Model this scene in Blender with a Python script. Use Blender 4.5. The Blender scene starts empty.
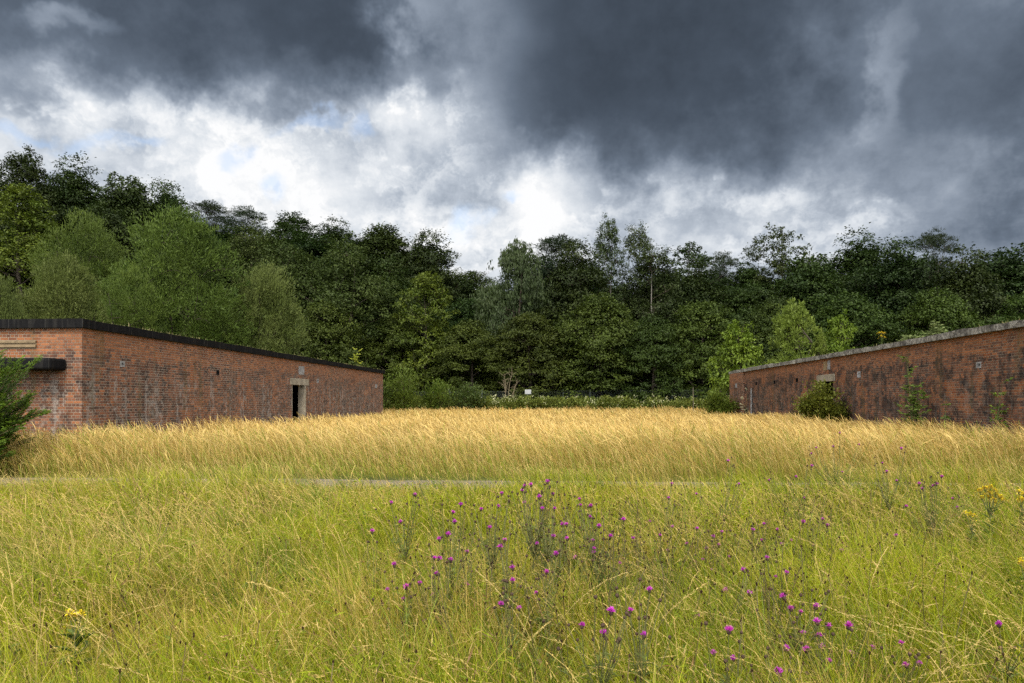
import bpy, math
import numpy as np

RNG = np.random.default_rng(7)
R = math.radians
sc = bpy.context.scene
COL = sc.collection

# ------------------------------------------------------------------ camera frame
EYE, F, HZ = 1.6, 683.0, 401.0
YAW = math.atan(51 / 683.0)
SA, CA = math.sin(YAW), math.cos(YAW)


def at(px, t, z=0.0):
    """photo column + depth along the view axis -> a point in the place"""
    xc = (px - 512) / F
    return np.array((t * (-SA + xc * CA), t * (CA + xc * SA), z))


def zat(py, t):
    return EYE + (HZ - py) * t / F


def sstep(a, b, x):
    s = np.clip((np.asarray(x, float) - a) / (b - a), 0, 1)
    return s * s * (3 - 2 * s)


def terrain(x, y):
    x = np.asarray(x, float); y = np.asarray(y, float)
    left = sstep(5, -60, x)
    amp = 12 + 9 * left
    w = np.maximum(sstep(64, 112, y), sstep(-30, -85, x) * sstep(5, 40, y))
    w2 = sstep(34, 80, x) * sstep(5, 40, y) * 0.5
    return amp * np.maximum(w, w2) + 0.22 * sstep(46, 62, y)


# ------------------------------------------------------------------ helpers
def tag(o, label=None, cat=None, group=None, kind=None):
    if label: o['label'] = label
    if cat: o['category'] = cat
    if group: o['group'] = group
    if kind: o['kind'] = kind
    return o


def empty(name, loc, rz=0.0):
    o = bpy.data.objects.new(name, None)
    o.location = loc; o.rotation_euler = (0, 0, rz)
    o.empty_display_size = 0.3
    COL.objects.link(o)
    return o


def link(name, me, parent=None, loc=None):
    o = bpy.data.objects.new(name, me)
    COL.objects.link(o)
    if parent is not None: o.parent = parent
    if loc is not None: o.location = loc
    return o


class MB:
    """collects polygons with per-vertex colour and per-face material index"""
    def __init__(self):
        self.v, self.f, self.c, self.m, self.n = [], [], [], [], 0

    def add(self, verts, faces, col=None, mat=0):
        verts = np.asarray(verts, float).reshape(-1, 3)
        faces = np.asarray(faces, np.int64)
        self.v.append(verts)
        self.f.append(faces + self.n)
        if col is None: col = np.full((len(verts), 3), 0.5)
        col = np.asarray(col, float)
        if col.ndim == 1: col = np.tile(col, (len(verts), 1))
        self.c.append(col)
        self.m.append(np.full(len(faces), mat, np.int32))
        self.n += len(verts)

    def mesh(self, name, mats, smooth=False):
        me = bpy.data.meshes.new(name)
        v = np.concatenate(self.v); c = np.concatenate(self.c)
        me.vertices.add(len(v)); me.vertices.foreach_set('co', v.astype(np.float32).ravel())
        loops = np.concatenate([f.ravel() for f in self.f])
        tot = np.concatenate([np.full(len(f), f.shape[1], np.int32) for f in self.f])
        start = np.concatenate([[0], np.cumsum(tot)[:-1]]).astype(np.int32)
        me.loops.add(len(loops)); me.loops.foreach_set('vertex_index', loops.astype(np.int32))
        me.polygons.add(len(tot)); me.polygons.foreach_set('loop_start', start)
        me.polygons.foreach_set('material_index', np.concatenate(self.m))
        me.polygons.foreach_set('use_smooth', np.full(len(tot), smooth))
        at_ = me.attributes.new('col', 'FLOAT_COLOR', 'POINT')
        at_.data.foreach_set('color', np.concatenate([c, np.ones((len(c), 1))], 1).astype(np.float32).ravel())
        for m in mats: me.materials.append(m)
        me.update(calc_edges=True); me.validate()
        return me

    def box(self, x0, x1, y0, y1, z0, z1, mat=0, col=None):
        v = [(x0, y0, z0), (x1, y0, z0), (x1, y1, z0), (x0, y1, z0), (x0, y0, z1), (x1, y0, z1), (x1, y1, z1), (x0, y1, z1)]
        f = [(0, 3, 2, 1), (4, 5, 6, 7), (0, 1, 5, 4), (1, 2, 6, 5), (2, 3, 7, 6), (3, 0, 4, 7)]
        self.add(v, f, col, mat)

    def tube(self, pts, radii, sides=5, col=None, mat=0):
        pts = np.asarray(pts, float); radii = np.asarray(radii, float)
        n = len(pts)
        d = np.gradient(pts, axis=0); d /= np.linalg.norm(d, axis=1)[:, None] + 1e-9
        ref = np.array((0.31, 0.95, 0.07)) if abs(d[0][2]) > 0.5 else np.array((0.02, 0.05, 1.0))
        a = np.cross(d, ref); a /= np.linalg.norm(a, axis=1)[:, None] + 1e-9
        b = np.cross(d, a)
        ang = np.arange(sides) * 2 * np.pi / sides
        v = pts[:, None, :] + radii[:, None, None] * (np.cos(ang)[None, :, None] * a[:, None, :] + np.sin(ang)[None, :, None] * b[:, None, :])
        i = np.arange(n - 1)[:, None] * sides; j = np.arange(sides)[None, :]; j2 = (j + 1) % sides
        f = np.stack([i + j, i + j2, i + sides + j2, i + sides + j], -1).reshape(-1, 4)
        self.add(v.reshape(-1, 3), f, col, mat)

    def leaves(self, p, axis, nrm, L, W, col, mat=0, fold=0.18):
        """folded rhombus leaves, one quad each; p is the leaf base"""
        n = len(p)
        axis = axis / (np.linalg.norm(axis, axis=1)[:, None] + 1e-9)
        side = np.cross(axis, nrm); side /= np.linalg.norm(side, axis=1)[:, None] + 1e-9
        up = np.cross(side, axis)
        L = np.broadcast_to(L, n)[:, None]; W = np.broadcast_to(W, n)[:, None]
        mid = p + axis * L * 0.45
        v = np.stack([p, mid + side * W * .5 + up * W * fold, p + axis * L - up * L * .12, mid - side * W * .5 + up * W * fold], 1)
        f = np.arange(n * 4).reshape(n, 4)
        c = np.repeat(col, 4, 0)
        self.add(v.reshape(-1, 3), f, c, mat)


def unit(n, rng):
    d = rng.normal(size=(n, 3))
    return d / np.linalg.norm(d, axis=1)[:, None]


def vnoise(x, y, seed=0):
    """smooth 2-D value noise, 0..1"""
    g = np.random.default_rng(seed).random((64, 64))
    xi = np.floor(x).astype(int); yi = np.floor(y).astype(int)
    fx = x - xi; fy = y - yi
    fx = fx * fx * (3 - 2 * fx); fy = fy * fy * (3 - 2 * fy)
    a = g[xi % 64, yi % 64]; b = g[(xi + 1) % 64, yi % 64]; c = g[xi % 64, (yi + 1) % 64]; d = g[(xi + 1) % 64, (yi + 1) % 64]
    return (a * (1 - fx) + b * fx) * (1 - fy) + (c * (1 - fx) + d * fx) * fy


# ------------------------------------------------------------------ node helper
class NT:
    def __init__(self, tree):
        self.t = tree
        tree.nodes.clear()

    def new(self, typ, **kw):
        n = self.t.nodes.new(typ)
        for k, v in kw.items(): setattr(n, k, v)
        return n

    def set(self, sock, v):
        if v is None: return
        if isinstance(v, bpy.types.NodeSocket): self.t.links.new(v, sock)
        else: sock.default_value = v

    def math(self, op, a, b=None, c=None, clamp=False):
        n = self.new('ShaderNodeMath', operation=op, use_clamp=clamp)
        for i, v in enumerate((a, b, c)):
            if v is not None: self.set(n.inputs[i], v)
        return n.outputs[0]

    def vmath(self, op, a, b=None, out=0):
        n = self.new('ShaderNodeVectorMath', operation=op)
        self.set(n.inputs[0], a)
        if b is not None:
            self.set(n.inputs[3] if op == 'SCALE' else n.inputs[1], b)
        return n.outputs[out]

    def mapr(self, v, a, b, c=0.0, d=1.0, smooth=True):
        n = self.new('ShaderNodeMapRange', interpolation_type='SMOOTHSTEP' if smooth else 'LINEAR')
        for i, x in enumerate((v, a, b, c, d)): self.set(n.inputs[i], x)
        return n.outputs[0]

    def mixf(self, fac, a, b):
        n = self.new('ShaderNodeMix', data_type='FLOAT')
        self.set(n.inputs[0], fac); self.set(n.inputs[2], a); self.set(n.inputs[3], b)
        return n.outputs[0]

    def mixc(self, fac, a, b, blend='MIX'):
        n = self.new('ShaderNodeMix', data_type='RGBA', blend_type=blend)
        fa = [s for s in n.inputs if s.name == 'Factor' and s.type == 'VALUE'][0]
        ca = [s for s in n.inputs if s.name == 'A' and s.type == 'RGBA'][0]
        cb = [s for s in n.inputs if s.name == 'B' and s.type == 'RGBA'][0]
        self.set(fa, fac)
        for s, v in ((ca, a), (cb, b)):
            self.set(s, (*v, 1.0) if isinstance(v, tuple) and len(v) == 3 else v)
        return [s for s in n.outputs if s.type == 'RGBA'][0]

    def noise(self, vec, scale, detail=4.0, rough=0.55, out=0, dim='3D'):
        n = self.new('ShaderNodeTexNoise', noise_dimensions=dim)
        self.set(n.inputs['Vector'], vec)
        n.inputs['Scale'].default_value = scale; n.inputs['Detail'].default_value = detail; n.inputs['Roughness'].default_value = rough
        return n.outputs[out]

    def ramp(self, fac, stops, interp='LINEAR'):
        n = self.new('ShaderNodeValToRGB')
        cr = n.color_ramp; cr.interpolation = interp
        while len(cr.elements) < len(stops): cr.elements.new(0.5)
        for e, (p, c) in zip(cr.elements, stops):
            e.position = p; e.color = (*c, 1)
        self.set(n.inputs[0], fac)
        return n.outputs[0]

    def xyz(self, x=None, y=None, z=None):
        n = self.new('ShaderNodeCombineXYZ')
        for i, v in enumerate((x, y, z)): self.set(n.inputs[i], v)
        return n.outputs[0]

    def sep(self, v):
        n = self.new('ShaderNodeSeparateXYZ'); self.set(n.inputs[0], v)
        return n.outputs


def material(name):
    m = bpy.data.materials.new(name); m.use_nodes = True
    return m, NT(m.node_tree)


def principled(nt, col, rough=0.8, spec=0.3, bump=None, bump_d=0.01, bump_s=1.0):
    p = nt.new('ShaderNodeBsdfPrincipled')
    nt.set(p.inputs['Base Color'], (*col, 1) if isinstance(col, tuple) and len(col) == 3 else col)
    nt.set(p.inputs['Roughness'], rough)
    p.inputs['Specular IOR Level'].default_value = spec
    if bump is not None:
        b = nt.new('ShaderNodeBump'); b.inputs['Strength'].default_value = bump_s; b.inputs['Distance'].default_value = bump_d
        nt.set(b.inputs['Height'], bump); nt.set(p.inputs['Normal'], b.outputs[0])
    return p


def output(nt, shader):
    o = nt.new('ShaderNodeOutputMaterial')
    nt.t.links.new(shader, o.inputs['Surface'])


def leaf_material(name, trans=0.3, gloss=0.25, rough=0.55, vary=0.25, tint=(1.0, 1.0, 1.0)):
    m, nt = material(name)
    a = nt.new('ShaderNodeAttribute', attribute_name='col')
    oi = nt.new('ShaderNodeObjectInfo')
    hsv = nt.new('ShaderNodeHueSaturation')
    nt.set(hsv.inputs['Color'], nt.mixc(1.0, a.outputs['Color'], tint, 'MULTIPLY'))
    nt.set(hsv.inputs['Hue'], nt.mapr(oi.outputs['Random'], 0, 1, 0.5 - .025 * vary / .25, 0.5 + .02 * vary / .25, False))
    nt.set(hsv.inputs['Value'], nt.mapr(nt.math('FRACT', nt.math('MULTIPLY', oi.outputs['Random'], 7.31)), 0, 1, 1 - vary, 1 + vary, False))
    p = principled(nt, hsv.outputs[0], rough, gloss)
    t = nt.new('ShaderNodeBsdfTranslucent'); nt.set(t.inputs[0], hsv.outputs[0])
    x = nt.new('ShaderNodeMixShader'); x.inputs[0].default_value = trans
    nt.t.links.new(p.outputs[0], x.inputs[1]); nt.t.links.new(t.outputs[0], x.inputs[2])
    output(nt, x.outputs[0])
    return m


def simple_material(name, col, rough=0.8, spec=0.3, var=0.25, scale=4.0, bump=0.004):
    m, nt = material(name)
    tc = nt.new('ShaderNodeTexCoord')
    n = nt.noise(tc.outputs['Object'], scale, 6, 0.65)
    c = nt.mixc(nt.mapr(n, .3, .7), tuple(x * (1 - var) for x in col), tuple(min(1, x * (1 + var)) for x in col))
    p = principled(nt, c, rough, spec, nt.noise(tc.outputs['Object'], scale * 9, 4, .6), bump)
    output(nt, p.outputs[0])
    return m


# ------------------------------------------------------------------ sky
SUN_EL, SUN_AZ = 52.0, 174.0       # azimuth clockwise from +Y: behind the camera, a little to its right
SUN_STR, SKY_STR, EXPO, REAR = 1.5, 0.1, 1.22, 1.25


def build_world():
    w = bpy.data.worlds.new('World'); sc.world = w; w.use_nodes = True
    nt = NT(w.node_tree)
    tc = nt.new('ShaderNodeTexCoord')
    d = tc.outputs['Generated']
    s = nt.sep(d)
    den = nt.math('ADD', nt.math('MAXIMUM', s[1], -0.9), 1.0)
    warp1 = nt.vmath('SUBTRACT', nt.noise(d, 4.0, 3, .55, out=1), (.5, .5, .5))
    warp2 = nt.vmath('SUBTRACT', nt.noise(d, 16.0, 4, .6, out=1), (.5, .5, .5))
    base = nt.xyz(nt.math('DIVIDE', s[0], den), nt.math('DIVIDE', s[2], den), 0.0)
    wv = nt.vmath('ADD', nt.vmath('SCALE', warp1, 0.075), nt.vmath('SCALE', warp2, 0.05))
    uv = nt.vmath('ADD', base, nt.vmath('MULTIPLY', wv, (1, 1, 0)))

    def st(px, py):
        xc, zc = (px - 512) / F, (HZ - py) / F
        v = np.array((-SA + xc * CA, CA + xc * SA, zc)); v /= np.linalg.norm(v)
        return v[0] / (1 + v[1]), v[2] / (1 + v[1])

    def mask(px, py, rx, ry, soft):
        u, v = st(px, py)
        du = abs(st(px + rx, py)[0] - st(px - rx, py)[0]) / 2
        dv = abs(st(px, py + ry)[1] - st(px, py - ry)[1]) / 2
        q = nt.vmath('MULTIPLY', nt.vmath('SUBTRACT', uv, (u, v, 0)), (1 / du, 1 / dv, 0))
        return nt.mapr(nt.vmath('LENGTH', q, out=1), 1 + soft, 1 - soft, 0, 1)

    # broad cloud masses, back to front: (column, row, half width, half height, softness, brightness, opacity)
    blobs = [
        (150, 160, 480, 85, 0.50, .85, 1.0), (560, 205, 190, 70, 0.50, .88, 1.0), (820, 225, 260, 50, 0.60, .80, .9),
        (1000, 195, 130, 60, 0.78, .56, .9), (430, 170, 110, 55, 0.60, .74, .8), (700, 215, 95, 34, 0.70, .78, .85),
        (185, 168, 26, 36, 0.70, .70, .7), (60, 120, 100, 26, 0.70, .79, .6), (590, 192, 40, 18, 0.60, .72, .8),
        (60, 8, 210, 46, 0.75, .51, .95), (250, 26, 190, 55, 0.75, .45, .95), (315, 84, 80, 30, 0.78, .46, .8),
        (260, -6, 280, 56, 0.78, .35, 1.0), (335, 25, 85, 58, 0.78, .28, .9), (150, 40, 80, 26, 0.88, .37, .7),
        (20, 78, 40, 14, 0.88, .50, .7),
        (690, 48, 205, 108, 0.64, .32, 1.0), (765, 122, 105, 48, 0.75, .35, .95), (580, 60, 95, 85, 0.78, .33, .85),
        (700, 0, 300, 70, 0.78, .31, .9), (560, 120, 70, 45, 0.95, .43, .6), (965, 52, 170, 92, 0.75, .45, .95),
        (962, 105, 85, 52, 0.78, .33, .9), (1010, 50, 90, 60, 0.78, .36, .8), (650, 60, 110, 65, 0.95, .27, .7),
        (880, 165, 90, 50, 0.95, .57, .75), (903, 58, 15, 42, 0.95, .60, .65), (888, 102, 14, 28, 0.95, .58, .65), (845, 45, 24, 14, 0.95, .48, .6),
        (430, 30, 24, 16, 0.80, .82, .75), (438, 8, 12, 18, 0.80, .82, .6), (452, 125, 46, 42, 0.80, .93, .75),
        (466, 45, 58, 95, .8, .60, .85), (425, 68, 34, 12, .9, .50, .6), (130, 165, 60, 22, .8, .72, .6), (330, 150, 50, 16, .8, .76, .5), (395, 195, 60, 20, .8, .76, .6), (1000, 212, 110, 40, .8, .66, .85), (48, 14, 36, 11, 0.90, .66, .7), (222, 158, 50, 34, 0.85, .92, .8), (300, 185, 60, 25, 0.85, .93, .7),
        (556, 186, 42, 40, 0.90, .90, .8), (524, 216, 24, 30, 0.90, .99, .85), (478, 240, 50, 22, 0.70, .97, .8),
        (768, 208, 36, 16, 0.95, .86, .7), (872, 216, 18, 9, .95, .82, .35), (902, 206, 16, 6, 0.95, .84, .4), (30, 145, 80, 20, 0.70, .90, .6),
    ]
    val = 0.78
    for (px, py, rx, ry, so, b, op) in blobs:
        m = nt.math('MULTIPLY', mask(px, py, rx, ry, so), op)
        val = nt.mixf(m, val, b)
    # billow detail on the cloud deck, finer towards the horizon
    dz = nt.math('ADD', nt.math('MAXIMUM', s[2], 0.0), 0.16)
    deck = nt.xyz(nt.math('DIVIDE', s[0], dz), nt.math('DIVIDE', s[1], dz), 0.0)
    n1 = nt.noise(deck, 1.7, 6, .62)
    n2 = nt.noise(d, 8.0, 7, .62)
    det = nt.math('ADD', nt.math('MULTIPLY', nt.math('SUBTRACT', n1, .5), .45), nt.math('MULTIPLY', nt.math('SUBTRACT', n2, .5), .85))
    amp = nt.mapr(val, 0.30, 0.75, 0.32, 0.95)
    val = nt.math('ADD', val, nt.math('MULTIPLY', det, amp))
    cum = nt.noise(nt.vmath('ADD', deck, nt.vmath('SCALE', warp2, .6)), 2.6, 8, .60)
    crisp = nt.math('SUBTRACT', nt.mapr(cum, .42, .60), .5)
    val = nt.math('ADD', val, nt.math('MULTIPLY', nt.math('MULTIPLY', crisp, nt.mapr(val, .55, .82)), .105))
    val = nt.math('ADD', val, nt.mapr(val, .62, .82, 0.0, .035))
    # behind the camera the deck is thin and bright
    back = nt.mapr(s[1], 0.15, -0.35)
    val = nt.mixf(back, val, nt.math('ADD', .92, nt.math('MULTIPLY', det, .4)))

    def tone(v, r_, g_, b_):
        l = v ** 2.2
        return (l * r_, l * g_, l * b_)
    col = nt.ramp(val, [(.18, tone(.22, .76, 1.0, 1.36)), (.33, tone(.335, .77, 1.0, 1.36)), (.46, tone(.46, .80, 1.0, 1.31)), (.60, tone(.60, .85, 1.0, 1.23)), (.75, tone(.76, .90, 1.0, 1.14)), (.88, tone(.90, .95, 1.0, 1.06)), (1.0, (.99, .995, 1.0))])
    gain = nt.mapr(s[1], 0.15, -0.35, 1.0 / (2 ** EXPO), REAR)
    cloud = nt.vmath('SCALE', col, nt.math('MULTIPLY', gain, 1.0 / SKY_STR))
    sky = nt.new('ShaderNodeTexSky', sky_type='NISHITA')
    sky.sun_disc = False; sky.sun_elevation = R(SUN_EL); sky.sun_rotation = R(SUN_AZ)
    blue = 0.0
    for (px, py, rx, ry) in [(15, 113, 26, 7), (75, 132, 30, 8), (228, 136, 12, 8), (272, 182, 11, 11), (368, 136, 8, 10), 
                             (518, 196, 12, 7), (310, 118, 40, 6), (120, 128, 25, 6), (470, 222, 12, 16)]:
        blue = nt.math('MAXIMUM', blue, mask(px, py, rx, ry, .8))
    blue = nt.math('MULTIPLY', blue, .55)
    skyc = nt.mixc(.35, sky.outputs[0], cloud)
    final = nt.mixc(blue, cloud, skyc)
    bg = nt.new('ShaderNodeBackground'); bg.inputs['Strength'].default_value = SKY_STR
    nt.set(bg.inputs['Color'], final)
    o = nt.new('ShaderNodeOutputWorld')
    nt.t.links.new(bg.outputs[0], o.inputs['Surface'])


build_world()
sc.world.cycles.sampling_method = 'NONE'      # an even sky: found by the bounces themselves
sd = bpy.data.lights.new('sun', 'SUN'); sd.energy = SUN_STR; sd.angle = R(20); sd.color = (1.0, .93, .80)
so = bpy.data.objects.new('sun', sd); COL.objects.link(so)
so.rotation_euler = (R(90 - SUN_EL), 0, R(180 - SUN_AZ))   # a sun at rotation 0 would shine from +Z; tipped towards its azimuth
so.location = (0, -20, 40)

cam = bpy.data.cameras.new('camera'); co = bpy.data.objects.new('camera', cam); COL.objects.link(co)
co.location = (0, 0, EYE); co.rotation_euler = (R(90), 0, YAW)
cam.sensor_width = 36; cam.lens = 36 * F / 1024
cam.shift_y = (HZ - 341.5) / 1024
cam.clip_start = 0.05; cam.clip_end = 3000
sc.camera = co
vs = sc.view_settings
vs.view_transform = 'Standard'; vs.look = 'None'; vs.exposure = EXPO; vs.gamma = 1.0; vs.use_curve_mapping = False
sc.cycles.use_denoising = False; sc.cycles.denoiser = 'OPENIMAGEDENOISE'; sc.cycles.denoising_prefilter = 'ACCURATE'
sc.cycles.max_bounces = 5; sc.cycles.diffuse_bounces = 3; sc.cycles.glossy_bounces = 2; sc.cycles.transmission_bounces = 3
sc.cycles.caustics_reflective = False; sc.cycles.caustics_refractive = False
sc.cycles.sample_clamp_indirect = 3.0

# ------------------------------------------------------------------ ground and path
gm, nt = material('meadow_soil')
tc = nt.new('ShaderNodeTexCoord'); pos = tc.outputs['Object']
sp = nt.sep(pos)
n = nt.noise(pos, 0.35, 6, .6); nf = nt.noise(pos, 6, 6, .7)
thatch = nt.mixc(nt.mapr(nf, .3, .7), (.10, .085, .03), (.24, .18, .07))
green = nt.mixc(nt.mapr(nf, .3, .7), (.045, .055, .014), (.10, .11, .03))
mead = nt.mixc(nt.mapr(nt.math('ADD', sp[1], nt.math('MULTIPLY', n, 2.0)), 15.0, 18.0), green, thatch)
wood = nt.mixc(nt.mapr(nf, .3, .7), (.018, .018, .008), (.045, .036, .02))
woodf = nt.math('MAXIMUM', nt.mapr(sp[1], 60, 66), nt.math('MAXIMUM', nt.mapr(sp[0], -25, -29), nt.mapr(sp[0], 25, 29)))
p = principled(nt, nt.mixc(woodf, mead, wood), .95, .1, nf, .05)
output(nt, p.outputs[0])
xs = np.unique(np.concatenate([np.linspace(-900, -140, 12), np.linspace(-140, 140, 93), np.linspace(140, 900, 12)]))
ys = np.unique(np.concatenate([np.linspace(-300, -10, 8), np.linspace(-10, 200, 71), np.linspace(200, 1200, 12)]))
gx, gy = np.meshgrid(xs, ys)
gz = terrain(gx, gy)
mb = MB()
ni, nj = gx.shape
ii = np.arange((ni - 1))[:, None] * nj + np.arange(nj - 1)[None]
mb.add(np.stack([gx, gy, gz], -1).reshape(-1, 3), np.stack([ii, ii + 1, ii + nj + 1, ii + nj], -1).reshape(-1, 4))
tag(link('ground', mb.mesh('ground', [gm], True)), 'meadow ground rising into the wooded bank', 'ground', kind='structure')


def path_mid(px):   # depth of the track's middle at a column
    return 13.45 - 0.8 * (px - 0) / 830.0


pm, nt = material('worn_tarmac')
tc = nt.new('ShaderNodeTexCoord'); pos = tc.outputs['Object']
n1 = nt.noise(pos, 1.3, 6, .65); n2 = nt.noise(pos, 40, 4, .7)
c = nt.mixc(nt.mapr(n2, .25, .75), (.12, .098, .072), (.25, .205, .155))
c = nt.mixc(nt.mapr(n1, .52, .66), c, (.13, .12, .06))
p = principled(nt, c, .9, .2, n2, .012); output(nt, p.outputs[0])
mb = MB()
pp = np.linspace(-700, 1700, 60)
wob = (vnoise(np.arange(60) * .6, np.zeros(60), 3) - .5) * .25
far = np.array([at(a, path_mid(a) + .72 + b, .006) for a, b in zip(pp, wob)])
near = np.array([at(a, path_mid(a) - .80 + b, .006) for a, b in zip(pp, wob[::-1])])
k = np.arange(59)
mb.add(np.concatenate([near, far]), np.stack([k, k + 1, k + 61, k + 60], -1))
tag(link('path', mb.mesh('path', [pm])), 'narrow grey track crossing the meadow between green and golden grass', 'path', kind='structure')

# ------------------------------------------------------------------ brick


def brick_material(name, soot, bloom, mortar, fresh_z, seed, dull=1.0, soot_at=.51):
    m, nt = material(name)
    tc = nt.new('ShaderNodeTexCoord'); pos = tc.outputs['Object']
    s = nt.sep(pos)
    sv = nt.math('ADD', s[0], s[1])
    row = nt.math('DIVIDE', s[2], .0765)
    ri = nt.math('FLOOR', row); rf = nt.math('FRACT', row)
    odd = nt.math('FLOORED_MODULO', ri, 2.0)
    blen = nt.mixf(odd, .228, .114)
    col_ = nt.math('DIVIDE', nt.math('ADD', sv, nt.math('MULTIPLY', odd, .057)), blen)
    ci = nt.math('FLOOR', col_); cf = nt.math('FRACT', col_)
    edge = nt.math('MINIMUM', nt.math('MULTIPLY', nt.math('MINIMUM', cf, nt.math('SUBTRACT', 1.0, cf)), blen),
                   nt.math('MULTIPLY', nt.math('MINIMUM', rf, nt.math('SUBTRACT', 1.0, rf)), .0765))
    jit = nt.math('MULTIPLY', nt.math('SUBTRACT', nt.noise(pos, 30, 3), .5), .006)
    brick = nt.mapr(nt.math('ADD', edge, jit), .004, .009)          # 0 in the joint, 1 on the brick
    wn = nt.new('ShaderNodeTexWhiteNoise', noise_dimensions='3D')
    nt.set(wn.inputs['Vector'], nt.xyz(ci, ri, float(seed)))
    rnd = wn.outputs['Value']
    wn2 = nt.new('ShaderNodeTexWhiteNoise', noise_dimensions='3D')
    nt.set(wn2.inputs['Vector'], nt.xyz(ri, ci, float(seed) + 9))
    big = nt.noise(pos, .45, 5, .62)
    med = nt.noise(pos, 1.7, 5, .6)
    stv = nt.vmath('MULTIPLY', pos, (2.2, 2.2, .25))
    streak = nt.noise(stv, 1.6, 5, .62)
    fresh = nt.mapr(nt.math('ADD', s[2], nt.math('MULTIPLY', nt.math('SUBTRACT', nt.math('MULTIPLY_ADD', med, .5, nt.math('MULTIPLY', big, .5)), .5), 2.6)), fresh_z, fresh_z + .12)
    bias = nt.math('ADD', nt.math('MULTIPLY_ADD', nt.math('POWER', rnd, 1.3), .72, .10), nt.math('MULTIPLY', nt.math('SUBTRACT', big, .5), 1.5))
    bias = nt.math('SUBTRACT', bias, nt.math('MULTIPLY', fresh, .38))
    k = dull
    c = nt.ramp(bias, [(0, (.42 * k, .155 * k, .060 * k)), (.26, (.285 * k, .105 * k, .052 * k)), (.5, (.185 * k, .080 * k, .048 * k)), (.72, (.115 * k, .060 * k, .044 * k)), (.9, (.070 * k, .043 * k, .035 * k)), (1, (.04, .032, .03))])
    hv = nt.new('ShaderNodeHueSaturation'); nt.set(hv.inputs['Color'], c)
    nt.set(hv.inputs['Value'], nt.mapr(wn2.outputs['Value'], 0, 1, .72, 1.25, False))
    c = nt.mixc(nt.math('MULTIPLY', nt.noise(pos, 60, 3, .7), .35), hv.outputs[0], (.12, .075, .055))
    mo = nt.mixc(nt.mapr(big, .3, .7), tuple(x * .7 for x in mortar), tuple(x * 1.15 for x in mortar))
    c = nt.mixc(brick, mo, c)
    # soot runs, brighter repaired patches, pale lime bloom low on the wall, a little algae
    sootf = nt.math('MULTIPLY', nt.mapr(nt.math('ADD', nt.math('MULTIPLY', streak, .45), nt.math('MULTIPLY', med, .6)), soot_at, soot_at + .09), soot)
    sootf = nt.math('MULTIPLY', sootf, nt.math('SUBTRACT', 1.0, nt.math('MULTIPLY', fresh, .8)))
    c = nt.mixc(sootf, c, nt.mixc(brick, (.075, .060, .050), nt.vmath('MULTIPLY', c, (.26, .33, .42))))
    patchf = nt.math('MULTIPLY', nt.mapr(nt.noise(nt.vmath('ADD', pos, (17.0, 5.0, 3.0)), .9, 5, .6), .60, .64), .8)
    c = nt.mixc(patchf, c, nt.mixc(brick, mo, nt.mixc(rnd, (.40 * k, .15 * k, .055 * k), (.30 * k, .085 * k, .03 * k))))
    low = nt.mapr(s[2], 3.1, 1.7)
    blf = nt.math('MULTIPLY', nt.mapr(nt.math('ADD', nt.math('MULTIPLY', streak, .5), nt.math('MULTIPLY', nt.noise(pos, 5.5, 6, .72), .55)), .53, .62), nt.math('MULTIPLY', low, bloom))
    blf = nt.math('MULTIPLY', blf, nt.mixf(brick, 1.0, .5))
    c = nt.mixc(blf, c, (.36, .31, .265))
    algae = nt.math('MULTIPLY', nt.mapr(nt.noise(stv, .9, 4, .6), .57, .70), .35)
    c = nt.mixc(algae, c, (.085, .075, .03))
    p = principled(nt, c, .9, .2, nt.math('ADD', nt.math('MULTIPLY', brick, .8), nt.math('MULTIPLY', nt.noise(pos, 80, 3), .3)), .008)
    output(nt, p.outputs[0])
    return m


brickL = brick_material('weathered_red_brick', .55, .9, (.29, .23, .17), 2.85, 1, .73, .51)
brickR = brick_material('sooty_red_brick', .92, .35, (.23, .18, .13), 3.0, 5, .70, .49)
m_, nt = material('black_bitumen')
tc = nt.new('ShaderNodeTexCoord'); pos = tc.outputs['Object']; sxyz = nt.sep(pos)
run = nt.noise(nt.vmath('MULTIPLY', pos, (5.0, 5.0, .6)), 1.4, 5, .65)
c = nt.mixc(nt.mapr(run, .48, .68), (.006, .0056, .006), (.018, .0165, .015))
lap = nt.math('FRACT', nt.math('DIVIDE', nt.math('ADD', nt.math('ADD', sxyz[0], sxyz[1]), nt.math('MULTIPLY', nt.noise(pos, 3, 3), .06)), 1.02))
c = nt.mixc(nt.math('MULTIPLY', nt.mapr(lap, .03, .0), .6), c, (.05, .047, .042))
p = principled(nt, c, .85, .12, nt.math('ADD', nt.math('MULTIPLY', nt.mapr(lap, .05, .0), .5), nt.noise(pos, 14, 5, .6)), .012); output(nt, p.outputs[0]); bitumen = m_
m_, nt = material('lichened_concrete')
tc = nt.new('ShaderNodeTexCoord'); pos = tc.outputs['Object']
a = nt.noise(pos, 2.2, 7, .7); b = nt.noise(pos, 11, 6, .7)
c = nt.ramp(nt.math('ADD', nt.math('MULTIPLY', a, .5), nt.math('MULTIPLY', b, .5)), [(.36, (.035, .033, .03)), (.47, (.12, .11, .095)), (.56, (.30, .28, .24)), (.68, (.46, .44, .38))])
p = principled(nt, c, .95, .1, b, .03); output(nt, p.outputs[0]); lichen = m_
concrete = simple_material('pale_concrete', (.27, .23, .17), .9, .2, .3, 3, .01)
greyrender = simple_material('grey_cement', (.25, .24, .23), .9, .2, .3, 6, .006)
tanmetal = simple_material('tan_painted_slat', (.22, .155, .085), .7, .3, .3, 6, .003)
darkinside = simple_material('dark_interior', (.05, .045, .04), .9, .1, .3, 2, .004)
greywood = simple_material('grey_weathered_wood', (.17, .145, .105), .9, .1, .3, 5, .006)
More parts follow.
